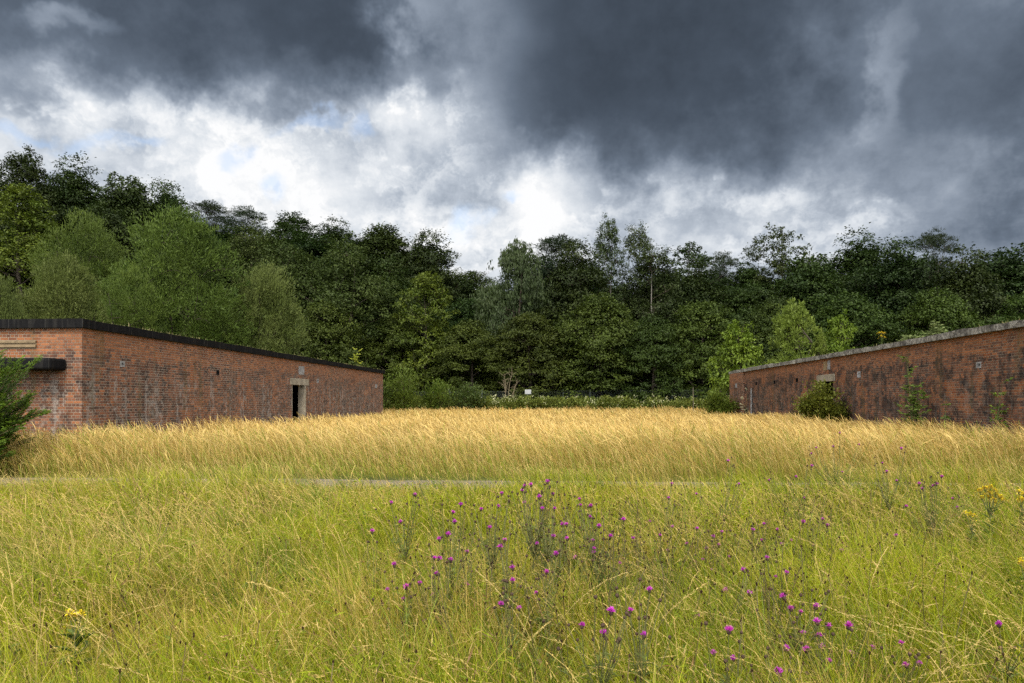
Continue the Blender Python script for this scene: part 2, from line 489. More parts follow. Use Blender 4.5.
whitepaint = simple_material('white_painted_panel', (.34, .34, .34), .6, .3, .08, 5, .001)
steel = simple_material('dull_green_steel', (.07, .085, .07), .6, .4, .3, 8, .002)


def wall_holes(mb, x_face, depth, y0, y1, z0, z1, holes):
    """a wall in the plane x = x_face going `depth` along x, with rectangular through openings (y0,y1,z0,z1)"""
    ys_ = sorted({y0, y1, *[h[0] for h in holes], *[h[1] for h in holes]})
    zs_ = sorted({z0, z1, *[h[2] for h in holes], *[h[3] for h in holes]})
    xb = x_face + depth

    def hole(i, j):
        if i < 0 or j < 0 or i >= len(ys_) - 1 or j >= len(zs_) - 1: return None
        yc, zc = (ys_[i] + ys_[i + 1]) / 2, (zs_[j] + zs_[j + 1]) / 2
        return any(h[0] < yc < h[1] and h[2] < zc < h[3] for h in holes)
    for i in range(len(ys_) - 1):
        for j in range(len(zs_) - 1):
            if hole(i, j): continue
            a, b, c, d = ys_[i], ys_[i + 1], zs_[j], zs_[j + 1]
            for x in (x_face, xb):
                mb.add([(x, a, c), (x, b, c), (x, b, d), (x, a, d)], [(0, 1, 2, 3)])
            if hole(i - 1, j) is not False: mb.add([(x_face, a, c), (xb, a, c), (xb, a, d), (x_face, a, d)], [(0, 1, 2, 3)])
            if hole(i + 1, j) is not False: mb.add([(x_face, b, c), (xb, b, c), (xb, b, d), (x_face, b, d)], [(0, 1, 2, 3)])
            if hole(i, j - 1) is not False: mb.add([(x_face, a, c), (xb, a, c), (xb, b, c), (x_face, b, c)], [(0, 1, 2, 3)])
            if hole(i, j + 1) is not False: mb.add([(x_face, a, d), (xb, a, d), (xb, b, d), (x_face, b, d)], [(0, 1, 2, 3)])


def on_wall(px, x):
    """depth and y where a photo column meets the long wall x = const"""
    xc = (px - 512) / F
    t = x / (-SA + xc * CA)
    return t, t * (CA + xc * SA)


def frame_ring(mb, x0, x1, y0, y1, z0, z1, w):
    mb.box(x0, x1, y0, y0 + w, z0, z1); mb.box(x0, x1, y1 - w, y1, z0, z1)
    mb.box(x0, x1, y0 + w, y1 - w, z0, z0 + w); mb.box(x0, x1, y0 + w, y1 - w, z1 - w, z1)


def bevel(o, w, seg=2):
    m = o.modifiers.new('bevel', 'BEVEL'); m.width = w; m.segments = seg; m.limit_method = 'ANGLE'


# ---- the long brick building with the black roof edge
LX, LY0, LY1, LB, LZ, LROOF = -12.64, 17.1, 47.3, -24.5, 3.525, 3.75
bl = empty('brick_building', (LX, LY0, 0))
tag(bl, 'long flat-roofed red brick building with a black roof edge and an open doorway', 'building')
OFF = np.array((LX, LY0, 0))


def part(name, mb, mats, parent, smooth=False, off=None):
    for v in mb.v: v -= off if off is not None else OFF
    o = link(name, mb.mesh(name, mats, smooth), parent)
    return o


def vent_rect(px, py, wpx, hpx, x):
    t, y = on_wall(px, x); t2, y2 = on_wall(px + 1, x)
    hw = abs(y2 - y) * wpx / 2; hh = hpx * t / F / 2; z = zat(py, t)
    return (y - hw, y + hw, z - hh, z + hh)


vl = [vent_rect(122.3, 364, 4.6, 6.0, LX), vent_rect(217.7, 372.4, 2.6, 5.0, LX), vent_rect(317.6, 381, 2.0, 4.0, LX)]
_, dy0 = on_wall(292.0, LX); _, dy1 = on_wall(306.0, LX)
DZ = zat(385, 32.4)
mb = MB()
wall_holes(mb, LX, -.34, LY0 + .34, LY1 - .34, -.3, LZ, vl + [(dy0, dy1, -.3, DZ)])
mb.box(LB, LX, LY0, LY0 + .34, -.3, LZ); mb.box(LB, LX, LY1 - .34, LY1, -.3, LZ); mb.box(LB, LB + .34, LY0 + .34, LY1 - .34, -.3, LZ)
part('wall', mb, [brickL], bl)
mb = MB()      # roof: slab with a fascia a hand wider than the wall, its edge slightly uneven
nseg = 46
yy = np.linspace(LY0 - .12, LY1 + .12, nseg); wz = (vnoise(np.arange(nseg) * .7, np.zeros(nseg), 5) - .5) * .035
for i in range(nseg - 1):
    z1a, z1b = LROOF + wz[i], LROOF + wz[i + 1]
    v = [(LB - .1, yy[i], LZ), (LX + .11, yy[i], LZ), (LX + .11, yy[i + 1], LZ), (LB - .1, yy[i + 1], LZ), (LB - .1, yy[i], z1a), (LX + .12, yy[i], z1a), (LX + .12, yy[i + 1], z1b), (LB - .1, yy[i + 1], z1b)]
    f = [(0, 3, 2, 1), (4, 5, 6, 7), (1, 2, 6, 5), (3, 0, 4, 7)]
    if i == 0: f.append((0, 1, 5, 4))
    if i == nseg - 2: f.append((2, 3, 7, 6))
    mb.add(v, f)
part('roof', mb, [bitumen], bl)
mb = MB(); tl, yl0 = on_wall(290.3, LX); _, yl1 = on_wall(308.6, LX)
mb.box(LX - .30, LX + .022, yl0, yl1, DZ, zat(378.3, 32.4)); o = part('lintel', mb, [concrete], bl); bevel(o, .015)
mb = MB()
mb.box(LX - .345, LX + .012, dy1 - .16, dy1, -.05, DZ - .003); o = part('door_jamb', mb, [concrete], bl); bevel(o, .012)
mb = MB(); mb.box(LX - .33, LX - .02, dy0, dy0 + .10, -.05, DZ - .003); part('door_jamb', mb, [concrete], bl)
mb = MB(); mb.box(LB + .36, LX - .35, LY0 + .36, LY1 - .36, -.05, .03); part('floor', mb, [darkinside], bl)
for (h, wd) in zip(vl, (.05, .03, .05)):
    mb = MB(); frame_ring(mb, LX - .1, LX + .012, h[0] + .002, h[1] - .002, h[2] + .002, h[3] - .002, wd)
    part('vent_frame', mb, [greyrender if wd == .05 else bitumen], bl)
h = vent_rect(301.3, 370.5, 5.5, 8.5, LX)
mb = MB(); mb.box(LX + .001, LX + .018, *h); part('cement_patch', mb, [greyrender], bl)
h = vent_rect(376, 386.2, 1.6, 3.4, LX)
mb = MB(); mb.box(LX + .001, LX + .03, *h); part('cement_patch', mb, [greyrender], bl)
# the end wall: slatted vent and a black canopy slab over the entrance behind the bush
mb = MB()
xr = at(34, 18.0)[0]
for z in (zat(341.5, 18), zat(345.8, 18)):
    mb.box(xr - 2.4, xr, LY0 - .05, LY0 + .02, z - .028, z + .028)
mb.box(xr - 2.4, xr, LY0 - .012, LY0 + .02, zat(348, 18), zat(340, 18))
part('slatted_vent', mb, [tanmetal], bl)
mb = MB(); xr = at(49.5, 17.4)[0]
mb.box(xr - 3.2, xr, LY0 - .62, LY0 - .002, zat(369.5, 17.4), zat(357.5, 17.4))
o = part('canopy', mb, [bitumen], bl); bevel(o, .07, 3)

# ---- the long brick building with the pale concrete roof edge
RX, RY0, RY1, RB, RZ, RROOF = 12.28, 9.0, 50.9, 24.0, 3.57, 3.76
br = empty('brick_building', (RX, RY1, 0))
tag(br, 'long flat-roofed sooty brick building with a pale lichened concrete roof edge', 'building')
ROF = np.array((RX, RY1, 0))
vr = [vent_rect(978.8, 365, 5.2, 6.4, RX), vent_rect(911, 369, 3.6, 5.0, RX), vent_rect(859.0, 374.5, 3.0, 6.0, RX), vent_rect(797, 380, 2.4, 4.0, RX), vent_rect(774.5, 382.3, 1.8, 3.4, RX), vent_rect(756.3, 383.6, 1.6, 3.0, RX)]
_, ey1 = on_wall(819, RX); _, ey0 = on_wall(833, RX)
EZ = zat(381.5, 31.8)
mb = MB()
wall_holes(mb, RX, .34, RY0 + .34, RY1 - .34, -.3, RZ, vr + [(ey0, ey1, -.3, EZ)])
mb.box(RX, RB, RY0, RY0 + .34, -.3, RZ); mb.box(RX, RB, RY1 - .34, RY1, -.3, RZ); mb.box(RB - .34, RB, RY0 + .34, RY1 - .34, -.3, RZ)
part('wall', mb, [brickR], br, off=ROF)
mb = MB(); _, py0 = on_wall(744.5, RX)
mb.box(RX - .16, RX - .002, py0, RY1 - .005, -.3, RZ - .003); part('pier', mb, [brickL], br, off=ROF)
mb = MB()
nseg = 90
yy = np.linspace(RY0 - .12, RY1 + .12, nseg)
wz = (RNG.random(nseg) - .5) * .05 + (vnoise(np.arange(nseg) * .5, np.zeros(nseg), 8) - .5) * .05
wx = (RNG.random(nseg) - .5) * .05
for i in range(nseg - 1):
    za, zb, xa, xb = RROOF + wz[i], RROOF + wz[i + 1], RX - .20 + wx[i], RX - .20 + wx[i + 1]
    v = [(RB + .1, yy[i], RZ), (xa + .02, yy[i], RZ), (xb + .02, yy[i + 1], RZ), (RB + .1, yy[i + 1], RZ), (RB + .1, yy[i], RROOF), (xa + .02, yy[i], za), (xb + .02, yy[i + 1], zb), (RB + .1, yy[i + 1], RROOF)]
    f = [(0, 1, 2, 3), (4, 7, 6, 5), (1, 5, 6, 2), (3, 7, 4, 0)]
    if i == 0: f.append((0, 4, 5, 1))
    if i == nseg - 2: f.append((2, 6, 7, 3))
    mb.add(v, f)
part('roof', mb, [lichen], br, off=ROF)
mb = MB(); _, yl1 = on_wall(816.8, RX); _, yl0 = on_wall(835, RX)
mb.box(RX - .02, RX + .3, yl0, yl1, EZ, zat(374.3, 31.8)); o = part('lintel', mb, [concrete], br, off=ROF); bevel(o, .015)
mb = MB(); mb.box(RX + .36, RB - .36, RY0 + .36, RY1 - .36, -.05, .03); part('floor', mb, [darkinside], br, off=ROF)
for i, h in enumerate(vr):
    mb = MB(); frame_ring(mb, RX - .012, RX + .12, h[0] + .002, h[1] - .002, h[2] + .002, h[3] - .002, .045 if i in (0, 2) else .025)
    part('vent_frame', mb, [(greyrender, bitumen, whitepaint, bitumen, bitumen, bitumen)[i]], br, off=ROF)
mb = MB(); h = vent_rect(859.0, 374.5, 1.8, 4.0, RX); mb.box(RX + .03, RX + .05, h[0], h[1], h[2], h[3]); part('vent_cover', mb, [greyrender], br, off=ROF)
for (px, py, w_, hh, mt) in ((825.3, 366.0, 3.2, 9.0, tanmetal), (829.0, 365.0, 2.6, 9.0, greyrender), (738.6, 385.6, 1.8, 4.2, greyrender)):
    h = vent_rect(px, py, w_, hh, RX); dx = .163 if px < 745 else 0
    mb = MB(); mb.box(RX - .018 - dx, RX - .001 - dx, *h); part('cement_patch', mb, [mt], br, off=ROF)
mb = MB(); t_, y_ = on_wall(752.3, RX)
mb.tube([(RX - .06, y_, -.05), (RX - .06, y_, 1.2), (RX - .06, y_, zat(388, t_))], [.05, .05, .05], 8); part('downpipe', mb, [greyrender], br, True, off=ROF)

# ------------------------------------------------------------------ trees
bark = simple_material('grey_brown_bark', (.075, .06, .045), .95, .1, .4, 3, .03)
palebark = simple_material('pale_birch_bark', (.17, .155, .13), .9, .1, .45, 4, .02)
LM = {
    'oak': leaf_material('oak_leaf', .22, .22, .55, .22),
    'willow': leaf_material('willow_leaf', .28, .2, .55, .10),
    'birch': leaf_material('birch_leaf', .25, .25, .5, .12),
    'ash': leaf_material('ash_leaf', .28, .25, .5, .18),
    'pine': leaf_material('pine_needle', .08, .2, .6, .14),
    'bright': leaf_material('young_leaf', .35, .25, .5, .12),
}


def envelope(shape, s):
    """crown half-width (0..1) at normalised crown height s"""
    s = np.clip(s, 0, 1)
    if shape == 'round': return np.sqrt(np.clip(1 - (2 * s - .9) ** 2 / 1.21, 0.02, 1))
    if shape == 'dome': return np.clip((1 - s ** 2.6), .03, 1) ** .6 * (.75 + .25 * sstep(0, .2, s))
    if shape == 'cone': return np.clip((1 - s) ** .75 * (.55 + .45 * sstep(0, .18, s)) + .06, .05, 1)
    if shape == 'column': return np.clip(.45 + .55 * np.sin(np.pi * np.clip(s * .95 + .05, 0, 1)) ** .8, .15, 1) * np.clip((1.02 - s) * 5, .1, 1) ** .5
    if shape == 'umbrella': return np.clip(sstep(0, .45, s) * np.sqrt(np.clip(1.02 - s ** 4, .02, 1)), .08, 1)
    return np.ones_like(s)


def tree_meshes(name, seed, H=12., Rad=4.5, base=.12, shape='round', clumps=60, per=260, cr=1.05, flat=.62, leaf=(.26, .17), mode='leaf',
                cols=((.04, .065, .016), (.07, .10, .024)), mat='oak', trunk_r=.22, limbs=9, trunkmat=None, bare=0.0, gap=.25, stems=1, twigs=True, under_cut=-.5, ragged=False):
    """returns (trunk mesh, crown mesh); height H, crown radius Rad, centred on the trunk base"""
    rng = np.random.default_rng(seed)
    zb = H * base
    # clump centres: mostly on the outside of the envelope, unevenly
    cs = []
    lop = rng.uniform(.66, 1.2, 7); lopz = rng.uniform(.74, 1.04, 7); lopz[rng.integers(0, 7)] = 1.04
    if not ragged: lop = .86 + (lop - .86) * .5; lopz = np.ones(7)
    tries = 0
    while len(cs) < clumps and tries < 20000:
        tries += 1
        s = rng.random() ** .85
        a = rng.uniform(0, 2 * np.pi)
        k = np.interp(a, np.linspace(0, 2 * np.pi, 8), np.append(lop, lop[0]))
        rr = rng.uniform(.30, 1.0) ** .55
        e = envelope(shape, np.array(s)) * Rad * k
        rc = cr * rng.uniform(.5, 1.0) ** .5 * rng.uniform(.55, 1.5)
        r = max(0., e * rr - rc * .45)
        z = zb + s * (H - zb) * np.interp(a, np.linspace(0, 2 * np.pi, 8), np.append(lopz, lopz[0])) - rc * flat * .5 * s
        pnt = np.array((r * np.cos(a), r * np.sin(a), z))
        if any(np.linalg.norm((pnt - q[0]) * (1, 1, 1.35)) < gap * (rc + q[1]) for q in cs): continue
        cs.append((pnt, rc))
    for _ in range(16 if shape in ('dome', 'round') else 6):      # odd sprigs breaking the outline
        s = rng.uniform(.45, 1.0); a = rng.uniform(0, 2 * np.pi)
        rr = float(envelope(shape, np.array(s))) * Rad * np.interp(a, np.linspace(0, 2 * np.pi, 8), np.append(lop, lop[0])) * rng.uniform(.9, 1.04)
        cs.append((np.array((rr * np.cos(a), rr * np.sin(a), zb + s * (H - zb) * np.interp(a, np.linspace(0, 2 * np.pi, 8), np.append(lopz, lopz[0])) + rng.uniform(-.2, .35))), cr * rng.uniform(.28, .5)))
    tm = MB()
    tips = []
    for st_ in range(stems):
        off = np.array((0, 0, 0.)) if stems == 1 else np.array((rng.normal() * .35, rng.normal() * .35, 0))
        lean = rng.normal(size=2) * (.03 if stems == 1 else .16)
        zt = H * (.82 if shape != 'umbrella' else .75) * (1 if st_ == 0 else rng.uniform(.6, .9))
        zz = np.linspace(-.4, zt, 9)
        tp = np.stack([off[0] + lean[0] * zz + np.sin(zz * .5 + seed) * .12, off[1] + lean[1] * zz + np.cos(zz * .43 + seed) * .12, zz], 1)
        rd = trunk_r * (1 - .88 * np.linspace(0, 1, 9)) * (1 if stems == 1 else .6); rd[0] *= 1.5; rd[1] *= 1.1
        tm.tube(tp, rd, 7)
        tips.append((tp, rd))
    order = sorted(range(len(cs)), key=lambda i: -cs[i][1])[:max(limbs * 3, 8)]
    for n_, i in enumerate(order):
        c, rc = cs[i]
        tp, rd = tips[n_ % stems]
        lm_ = 1 if trunkmat else 0
        hz = np.clip(c[2] - np.hypot(c[0], c[1]) * rng.uniform(.45, .9), H * base * .6, tp[-1][2])
        k = np.array([np.interp(hz, tp[:, 2], tp[:, j]) for j in range(3)])
        r0 = np.interp(hz, tp[:, 2], rd) * .5
        mid = (k + c) / 2 + np.array((0, 0, -.08 * np.linalg.norm(c - k))) + rng.normal(size=3) * .15
        tm.tube([k, mid * .55 + k * .45, mid * .6 + c * .4, c], [max(r0, .03), max(r0 * .75, .025), max(r0 * .5, .02), .012], 5, None, lm_)
        if twigs:
            for _ in range(3):
                e = c + unit(1, rng)[0] * rc * .9
                tm.tube([mid * .4 + c * .6, (mid * .2 + c * .8 + e) / 2, e], [.022, .014, .006], 4, None, lm_)
    cm = MB()
    c0, c1 = np.array(cols[0]), np.array(cols[1])
    for c, rc in cs:
        if rng.random() < bare: continue
        nl = int(per * (rc / cr) ** 2 * rng.uniform(.7, 1.2))
        if nl < 4: continue
        sub = rng.normal(size=(max(4, nl // 16), 3)); sub /= np.linalg.norm(sub, axis=1)[:, None]      # twig ends inside the clump
        sub *= rng.uniform(.35, 1.0, len(sub))[:, None] ** .5
        idx = rng.integers(0, len(sub), nl)
        d = sub[idx] + rng.normal(size=(nl, 3)) * .17
        keep = d[:, 2] > (-.75 if mode in ('weep', 'needle') else under_cut + rng.normal(size=nl) * .12)
        d = d[keep]; nl = len(d); idx = idx[keep]
        p = c + d * rc * np.array((1, 1, flat))
        out = d / (np.linalg.norm(d, axis=1)[:, None] + 1e-6)
        rad = p - np.array((0, 0, H * .45)); rad /= np.linalg.norm(rad, axis=1)[:, None]
        jit = rng.normal(size=(nl, 3))
        if mode == 'leaf':
            nrm = out * .8 + np.array((0, 0, .55)) + rad * .2 + jit * .27
            ax = out * .7 + jit * .6 + np.array((0, 0, -.25))
        elif mode == 'willow':
            nrm = out * .8 + jit * .30 + np.array((0, 0, .45))
            ax = rad * .5 + np.array((0, 0, .28)) + out * .5 + jit * .55
        elif mode == 'weep':
            nrm = rad * .8 + jit * .5
            ax = np.array((0, 0, -1.)) + out * .25 + jit * .22
        else:   # needle tufts
            nrm = jit
            ax = out * .9 + jit * .6 + np.array((0, 0, .35))
        L = leaf[0] * rng.uniform(.6, 1.25, nl); W = leaf[1] * rng.uniform(.6, 1.25, nl)
        mixv = np.clip(rng.random(nl) * .30 + rng.random() * .70, 0, 1)[:, None]
        col = (c0 * (1 - mixv) + c1 * mixv) * rng.uniform(.9, 1.12, nl)[:, None]
        cm.leaves(p, ax, nrm, L, W, col)
    return tm.mesh(name + '_trunk', [trunkmat or bark, bark], True), cm.mesh(name + '_crown', [LM[mat]])


KIND = {}


def kind(name, variants, **kw):
    H = kw.get('H', 12.); Rad = kw.get('Rad', 4.5)
    KIND[name] = [(tree_meshes(name + '_%d' % i, 100 * len(KIND) + i, **kw), H, Rad) for i in range(variants)]


DARK = ((.016, .033, .006), (.040, .064, .010))
MID = ((.034, .058, .013), (.066, .095, .022))
kind('oak', 4, H=15., Rad=5.0, shape='dome', base=.03, clumps=135, per=430, cr=1.4, flat=.72, gap=.16, ragged=True, leaf=(.26, .18), cols=DARK, mat='oak', trunk_r=.32)
kind('spread', 3, H=13., Rad=5.6, shape='dome', base=.04, clumps=110, per=480, cr=1.4, flat=.55, gap=.2, leaf=(.26, .18), cols=((.028, .047, .006), (.066, .094, .012)), mat='oak', trunk_r=.28)
kind('willow', 3, H=12., Rad=5.0, shape='round', base=.0, clumps=84, per=760, cr=1.65, flat=.70, leaf=(.28, .08), mode='willow', cols=((.044, .074, .009), (.122, .164, .026)), mat='willow', trunk_r=.22, stems=3, gap=.30)
kind('palewillow', 2, H=10., Rad=5.0, shape='round', base=.0, clumps=80, per=720, cr=1.55, flat=.70, leaf=(.28, .08), mode='willow', cols=((.072, .100, .018), (.145, .178, .045)), mat='willow', trunk_r=.2, stems=3, gap=.30)
kind('weeping', 1, H=15., Rad=4.8, shape='dome', base=.10, clumps=100, per=330, cr=1.15, flat=1.15, leaf=(.34, .11), mode='weep', cols=((.034, .052, .014), (.062, .084, .026)), mat='birch', trunk_r=.25)
kind('birch', 2, H=17., Rad=2.9, shape='column', base=.22, clumps=72, per=230, cr=.95, flat=.9, leaf=(.24, .15), mode='leaf', cols=((.030, .046, .011), (.056, .076, .020)), mat='birch', trunk_r=.15, trunkmat=palebark, gap=.34)
kind('ash', 2, H=14., Rad=4.0, shape='dome', base=.12, clumps=64, per=250, cr=1.15, flat=.7, leaf=(.30, .17), cols=((.050, .085, .008), (.105, .140, .014)), mat='ash', trunk_r=.22)
kind('airy', 2, H=15., Rad=3.8, shape='round', base=.34, clumps=56, per=190, cr=.95, flat=.7, leaf=(.27, .18), cols=((.026, .042, .009), (.048, .068, .015)), mat='oak', trunk_r=.2, gap=.4)
kind('pine', 2, H=15., Rad=4.0, shape='umbrella', base=.30, clumps=80, per=340, cr=1.05, flat=.5, leaf=(.30, .06), mode='needle', cols=((.012, .023, .008), (.026, .038, .012)), mat='pine', trunk_r=.25)
kind('scruffy', 2, H=14., Rad=4.4, shape='round', base=.15, clumps=105, per=300, cr=1.3, flat=.75, gap=.2, ragged=True, leaf=(.26, .14), cols=((.030, .047, .008), (.064, .084, .017)), mat='willow', trunk_r=.22, bare=.03, under_cut=-.7)
kind('sapling', 2, H=5., Rad=2.1, shape='dome', base=.06, clumps=46, per=190, cr=.58, flat=.75, leaf=(.20, .13), cols=((.085, .135, .010), (.16, .22, .022)), mat='bright', trunk_r=.06, gap=.22)
kind('palesap', 1, H=6., Rad=2.0, shape='dome', base=.05, clumps=60, per=230, cr=.55, flat=1.1, leaf=(.22, .085), mode='willow', cols=((.115, .165, .020), (.20, .255, .044)), mat='bright', trunk_r=.07, stems=2, gap=.2)


def tree(kindname, var, px, topy, t, wpx, label, group, name='tree', rot=None, cat='tree'):
    if 'willow' not in name and 'sapling' not in name: t += 13 if 380 < px < 745 else 9
    (tmesh, cmesh), H, Rad = KIND[kindname][var % len(KIND[kindname])]
    b = at(px, t); g = float(terrain(b[0], b[1])); b[2] = g - .05
    h = zat(topy, t) - g; r = wpx / 2 * t / F
    o = empty(name, b, RNG.uniform(0, 6.28) if rot is None else rot)
    if kindname in ('oak', 'scruffy', 'pine'): r *= 1.15
    o.scale = (r / Rad, r / Rad, h / H)
    tag(o, label, cat, group)
    link('trunk', tmesh, o); link('crown', cmesh, o)
    return o


G1 = 'trees along the skyline of the wooded bank'
G2 = 'trees at the front of the wood'
G3 = 'willows behind the black-edged building'
G4 = 'saplings behind the pale-edged building'
T = [
    # skyline, from one end to the other
    ('oak', 0, -45, 165, 90, 110, 'dark oak cut off by the edge of the photo above the yew bush', G1, 'oak_tree'),
    ('oak', 1, 28, 151, 84, 78, 'tallest dark oak on the hilltop, a ragged tip rising above the yew bush', G1, 'oak_tree'),
    ('oak', 2, 75, 160, 88, 86, 'dark oak on the hilltop with flat tufts on top, next after the tallest one', G1, 'oak_tree'),
    ('oak', 3, 128, 166, 86, 96, 'dark oak on the hilltop with loose leafy sprigs against pale cloud', G1, 'oak_tree'),
    ('oak', 0, 168, 186, 90, 72, 'dark oak where the hilltop skyline steps down', G1, 'oak_tree'),
    ('pine', 0, 212, 203, 96, 62, 'brownish pine on the skyline just past the step down from the oaks', G1, 'pine_tree'),
    ('pine', 1, 246, 208, 96, 60, 'dark pine on the skyline above the gap between the two round willows', G1, 'pine_tree'),
    ('oak', 1, 288, 212, 98, 74, 'small-looking dark oak on the skyline above the broad pale willow', G1, 'oak_tree'),
    ('oak', 2, 335, 220, 98, 72, 'low dark skyline oak between the pines and the big sloping oak', G1, 'oak_tree'),
    ('oak', 3, 383, 217, 84, 92, 'big dark oak whose crown begins the slope down to the sky gap', G1, 'oak_tree'),
    ('oak', 0, 428, 236, 80, 78, 'dark oak on the slope of the skyline beside the deep sky gap', G1, 'oak_tree'),
    ('scruffy', 0, 476, 266, 88, 74, 'dull olive tree at the bottom of the deep sky gap', G1, 'tree'),
    ('pine', 0, 560, 238, 78, 88, 'dark flat-topped pine showing between the weeping birch and the tall birches', G1, 'pine_tree'),
    ('birch', 0, 608, 217, 66, 42, 'tallest slender birch, standing clear above the wood', G1, 'birch_tree'),
    ('birch', 1, 638, 224, 67, 46, 'second tall slender birch, close beside the tallest one', G1, 'birch_tree'),
    ('airy', 0, 690, 242, 76, 66, 'thin airy ash with sky showing through its round top', G1, 'ash_tree'),
    ('pine', 1, 722, 253, 80, 46, 'small dark pine poking up beside the airy ash', G1, 'pine_tree'),
    ('oak', 1, 748, 262, 80, 70, 'dark oak in the dip of the skyline before the tufted ash', G1, 'oak_tree'),
    ('airy', 1, 779, 223, 80, 66, 'tall airy ash rising as a loose tuft over the sapling pair', G1, 'ash_tree'),
    ('oak', 2, 858, 234, 76, 104, 'broad mid-green oak with a level top above the yellow flower on the roof', G1, 'oak_tree'),
    ('pine', 0, 936, 231, 74, 56, 'dark bluish pine tip standing above the level oaks', G1, 'pine_tree'),
    ('oak', 3, 1012, 236, 60, 120, 'very dark oak running out of the photo over the pale roof edge', G1, 'oak_tree'),
    ('oak', 0, 1090, 232, 62, 120, 'dark oak beyond the end of the skyline row, mostly outside the photo', G1, 'oak_tree'),
    # middle of the wood
    ('ash', 0, 22, 188, 66, 96, 'mid-green ash standing in front of the hilltop oaks, over the yew bush', G2, 'ash_tree'),
    ('oak', 1, 118, 212, 72, 90, 'shaded oak half hidden between the willows and the hilltop oaks', G2, 'oak_tree'),
    ('scruffy', 1, 250, 225, 76, 88, 'brownish thin tree in shade behind the biggest willow', G2, 'tree'),
    ('scruffy', 0, 296, 236, 70, 86, 'grey-green scruffy tree with bare pale twigs, above the broad pale willow', G2, 'tree'),
    ('scruffy', 1, 346, 240, 66, 104, 'broad olive tree with pale dead branches showing low in its crown', G2, 'tree'),
    ('oak', 2, 390, 262, 66, 84, 'dark tree filling the shade over the far corner of the black-edged building', G2, 'oak_tree'),
    ('ash', 1, 425, 274, 60, 78, 'bright yellow-green ash standing out beside the far corner of the black-edged building', G2, 'ash_tree'),
    ('oak', 3, 470, 292, 66, 80, 'dark oak under the deep sky gap, behind the yellow-green ash', G2, 'oak_tree'),
    ('weeping', 0, 518, 242, 62, 100, 'large grey-green weeping birch with drooping strands', G2, 'birch_tree'),
    ('oak', 0, 575, 248, 64, 92, 'dense dark green oak in front of the flat-topped pine', G2, 'oak_tree'),
    ('birch', 1, 654, 246, 64, 66, 'shorter drooping birch leaning on the second tall birch', G2, 'birch_tree'),
    ('oak', 2, 694, 266, 68, 96, 'round dark oak below the airy ash', G2, 'oak_tree'),
    ('oak', 1, 742, 286, 66, 88, 'deep green oak behind the maple sapling at the corner of the pale-edged building', G2, 'oak_tree'),
    ('oak', 3, 806, 246, 66, 108, 'large soft-topped oak behind the pale pointed sapling', G2, 'oak_tree'),
    ('oak', 0, 900, 244, 64, 104, 'oak with yellowish sprays in the middle of the wood over the pale roof edge', G2, 'oak_tree'),
    ('oak', 2, 962, 250, 58, 104, 'bluish mid-green oak in front of the dark end oak', G2, 'oak_tree'),
    # front edge
    ('spread', 0, 470, 322, 58, 92, 'low spreading sycamore beside the dead twiggy shrub', G2, 'sycamore_tree'),
    ('spread', 1, 530, 312, 57, 104, 'low spreading sycamore directly above the white sign', G2, 'sycamore_tree'),
    ('spread', 2, 598, 296, 57, 116, 'wide layered sycamore under the tall birches', G2, 'sycamore_tree'),
    ('spread', 0, 652, 318, 55, 92, 'layered sycamore with pale leaf tips at the middle of the fence', G2, 'sycamore_tree'),
    ('spread', 1, 704, 300, 57, 100, 'tall shaded sycamore by the end of the fence near the maple sapling', G2, 'sycamore_tree'),
    ('spread', 2, 850, 296, 56, 116, 'spreading sycamore low over the middle of the pale roof edge', G2, 'sycamore_tree'),
    ('spread', 0, 935, 292, 53, 112, 'spreading sycamore over the pale roof edge with grey-green leaf tips', G2, 'sycamore_tree'),
    ('spread', 1, 1035, 290, 52, 110, 'black-shaded sycamore at the end of the pale roof edge', G2, 'sycamore_tree'),
    ('spread', 2, 395, 318, 60, 80, 'shaded sycamore low behind the far corner of the black-edged building', G2, 'sycamore_tree'),
    ('spread', 1, 328, 300, 60, 96, 'dark ivy-clad tree behind the doorway of the black-edged building', G2, 'sycamore_tree'),
    ('spread', 0, 776, 300, 60, 92, 'shaded sycamore behind the pale pointed sapling and the maple sapling', G2, 'sycamore_tree'),
    # willows behind the black-edged building
    ('willow', 0, 176, 212, 50, 142, 'biggest round willow, with dark limbs showing inside its crown', G3, 'willow_tree'),
    ('willow', 1, 84, 212, 58, 104, 'tall soft willow standing behind the pale bushy one', G3, 'willow_tree'),
    ('palewillow', 0, 62, 262, 40, 96, 'pale bushy willow just over the near corner of the black roof edge', G3, 'willow_tree'),
    ('palewillow', 1, -2, 276, 37, 60, 'pale willow cut off by the photo edge above the yew bush', G3, 'willow_tree'),
    ('palewillow', 1, 266, 268, 54, 88, 'broad pale willow past the biggest one, above the middle of the black roof edge', G3, 'willow_tree'),
    ('willow', 1, 132, 266, 46, 72, 'darker grey-green willow in front of the biggest willow', G3, 'willow_tree'),
    ('willow', 1, 218, 300, 50, 70, 'low shaded willow filling between the biggest and the broad pale willow', G3, 'willow_tree'),
    # saplings behind the pale-edged building
    ('sapling', 0, 738, 322, 52, 66, 'bright green maple sapling at the far corner of the pale-edged building', G4, 'maple_sapling'),
    ('palesap', 0, 794, 306, 51, 72, 'pale pointed feathery sapling rising behind the pale roof edge', G4, 'willow_sapling'),
    ('sapling', 1, 840, 318, 52, 54, 'darker green bushy sapling beside the pale pointed one', G4, 'maple_sapling'),
    ('palesap', 0, 820, 334, 52, 28, 'small pale sapling squeezed between the pointed one and the bushy one', G4, 'willow_sapling'),
]
for row in T: tree(*row)
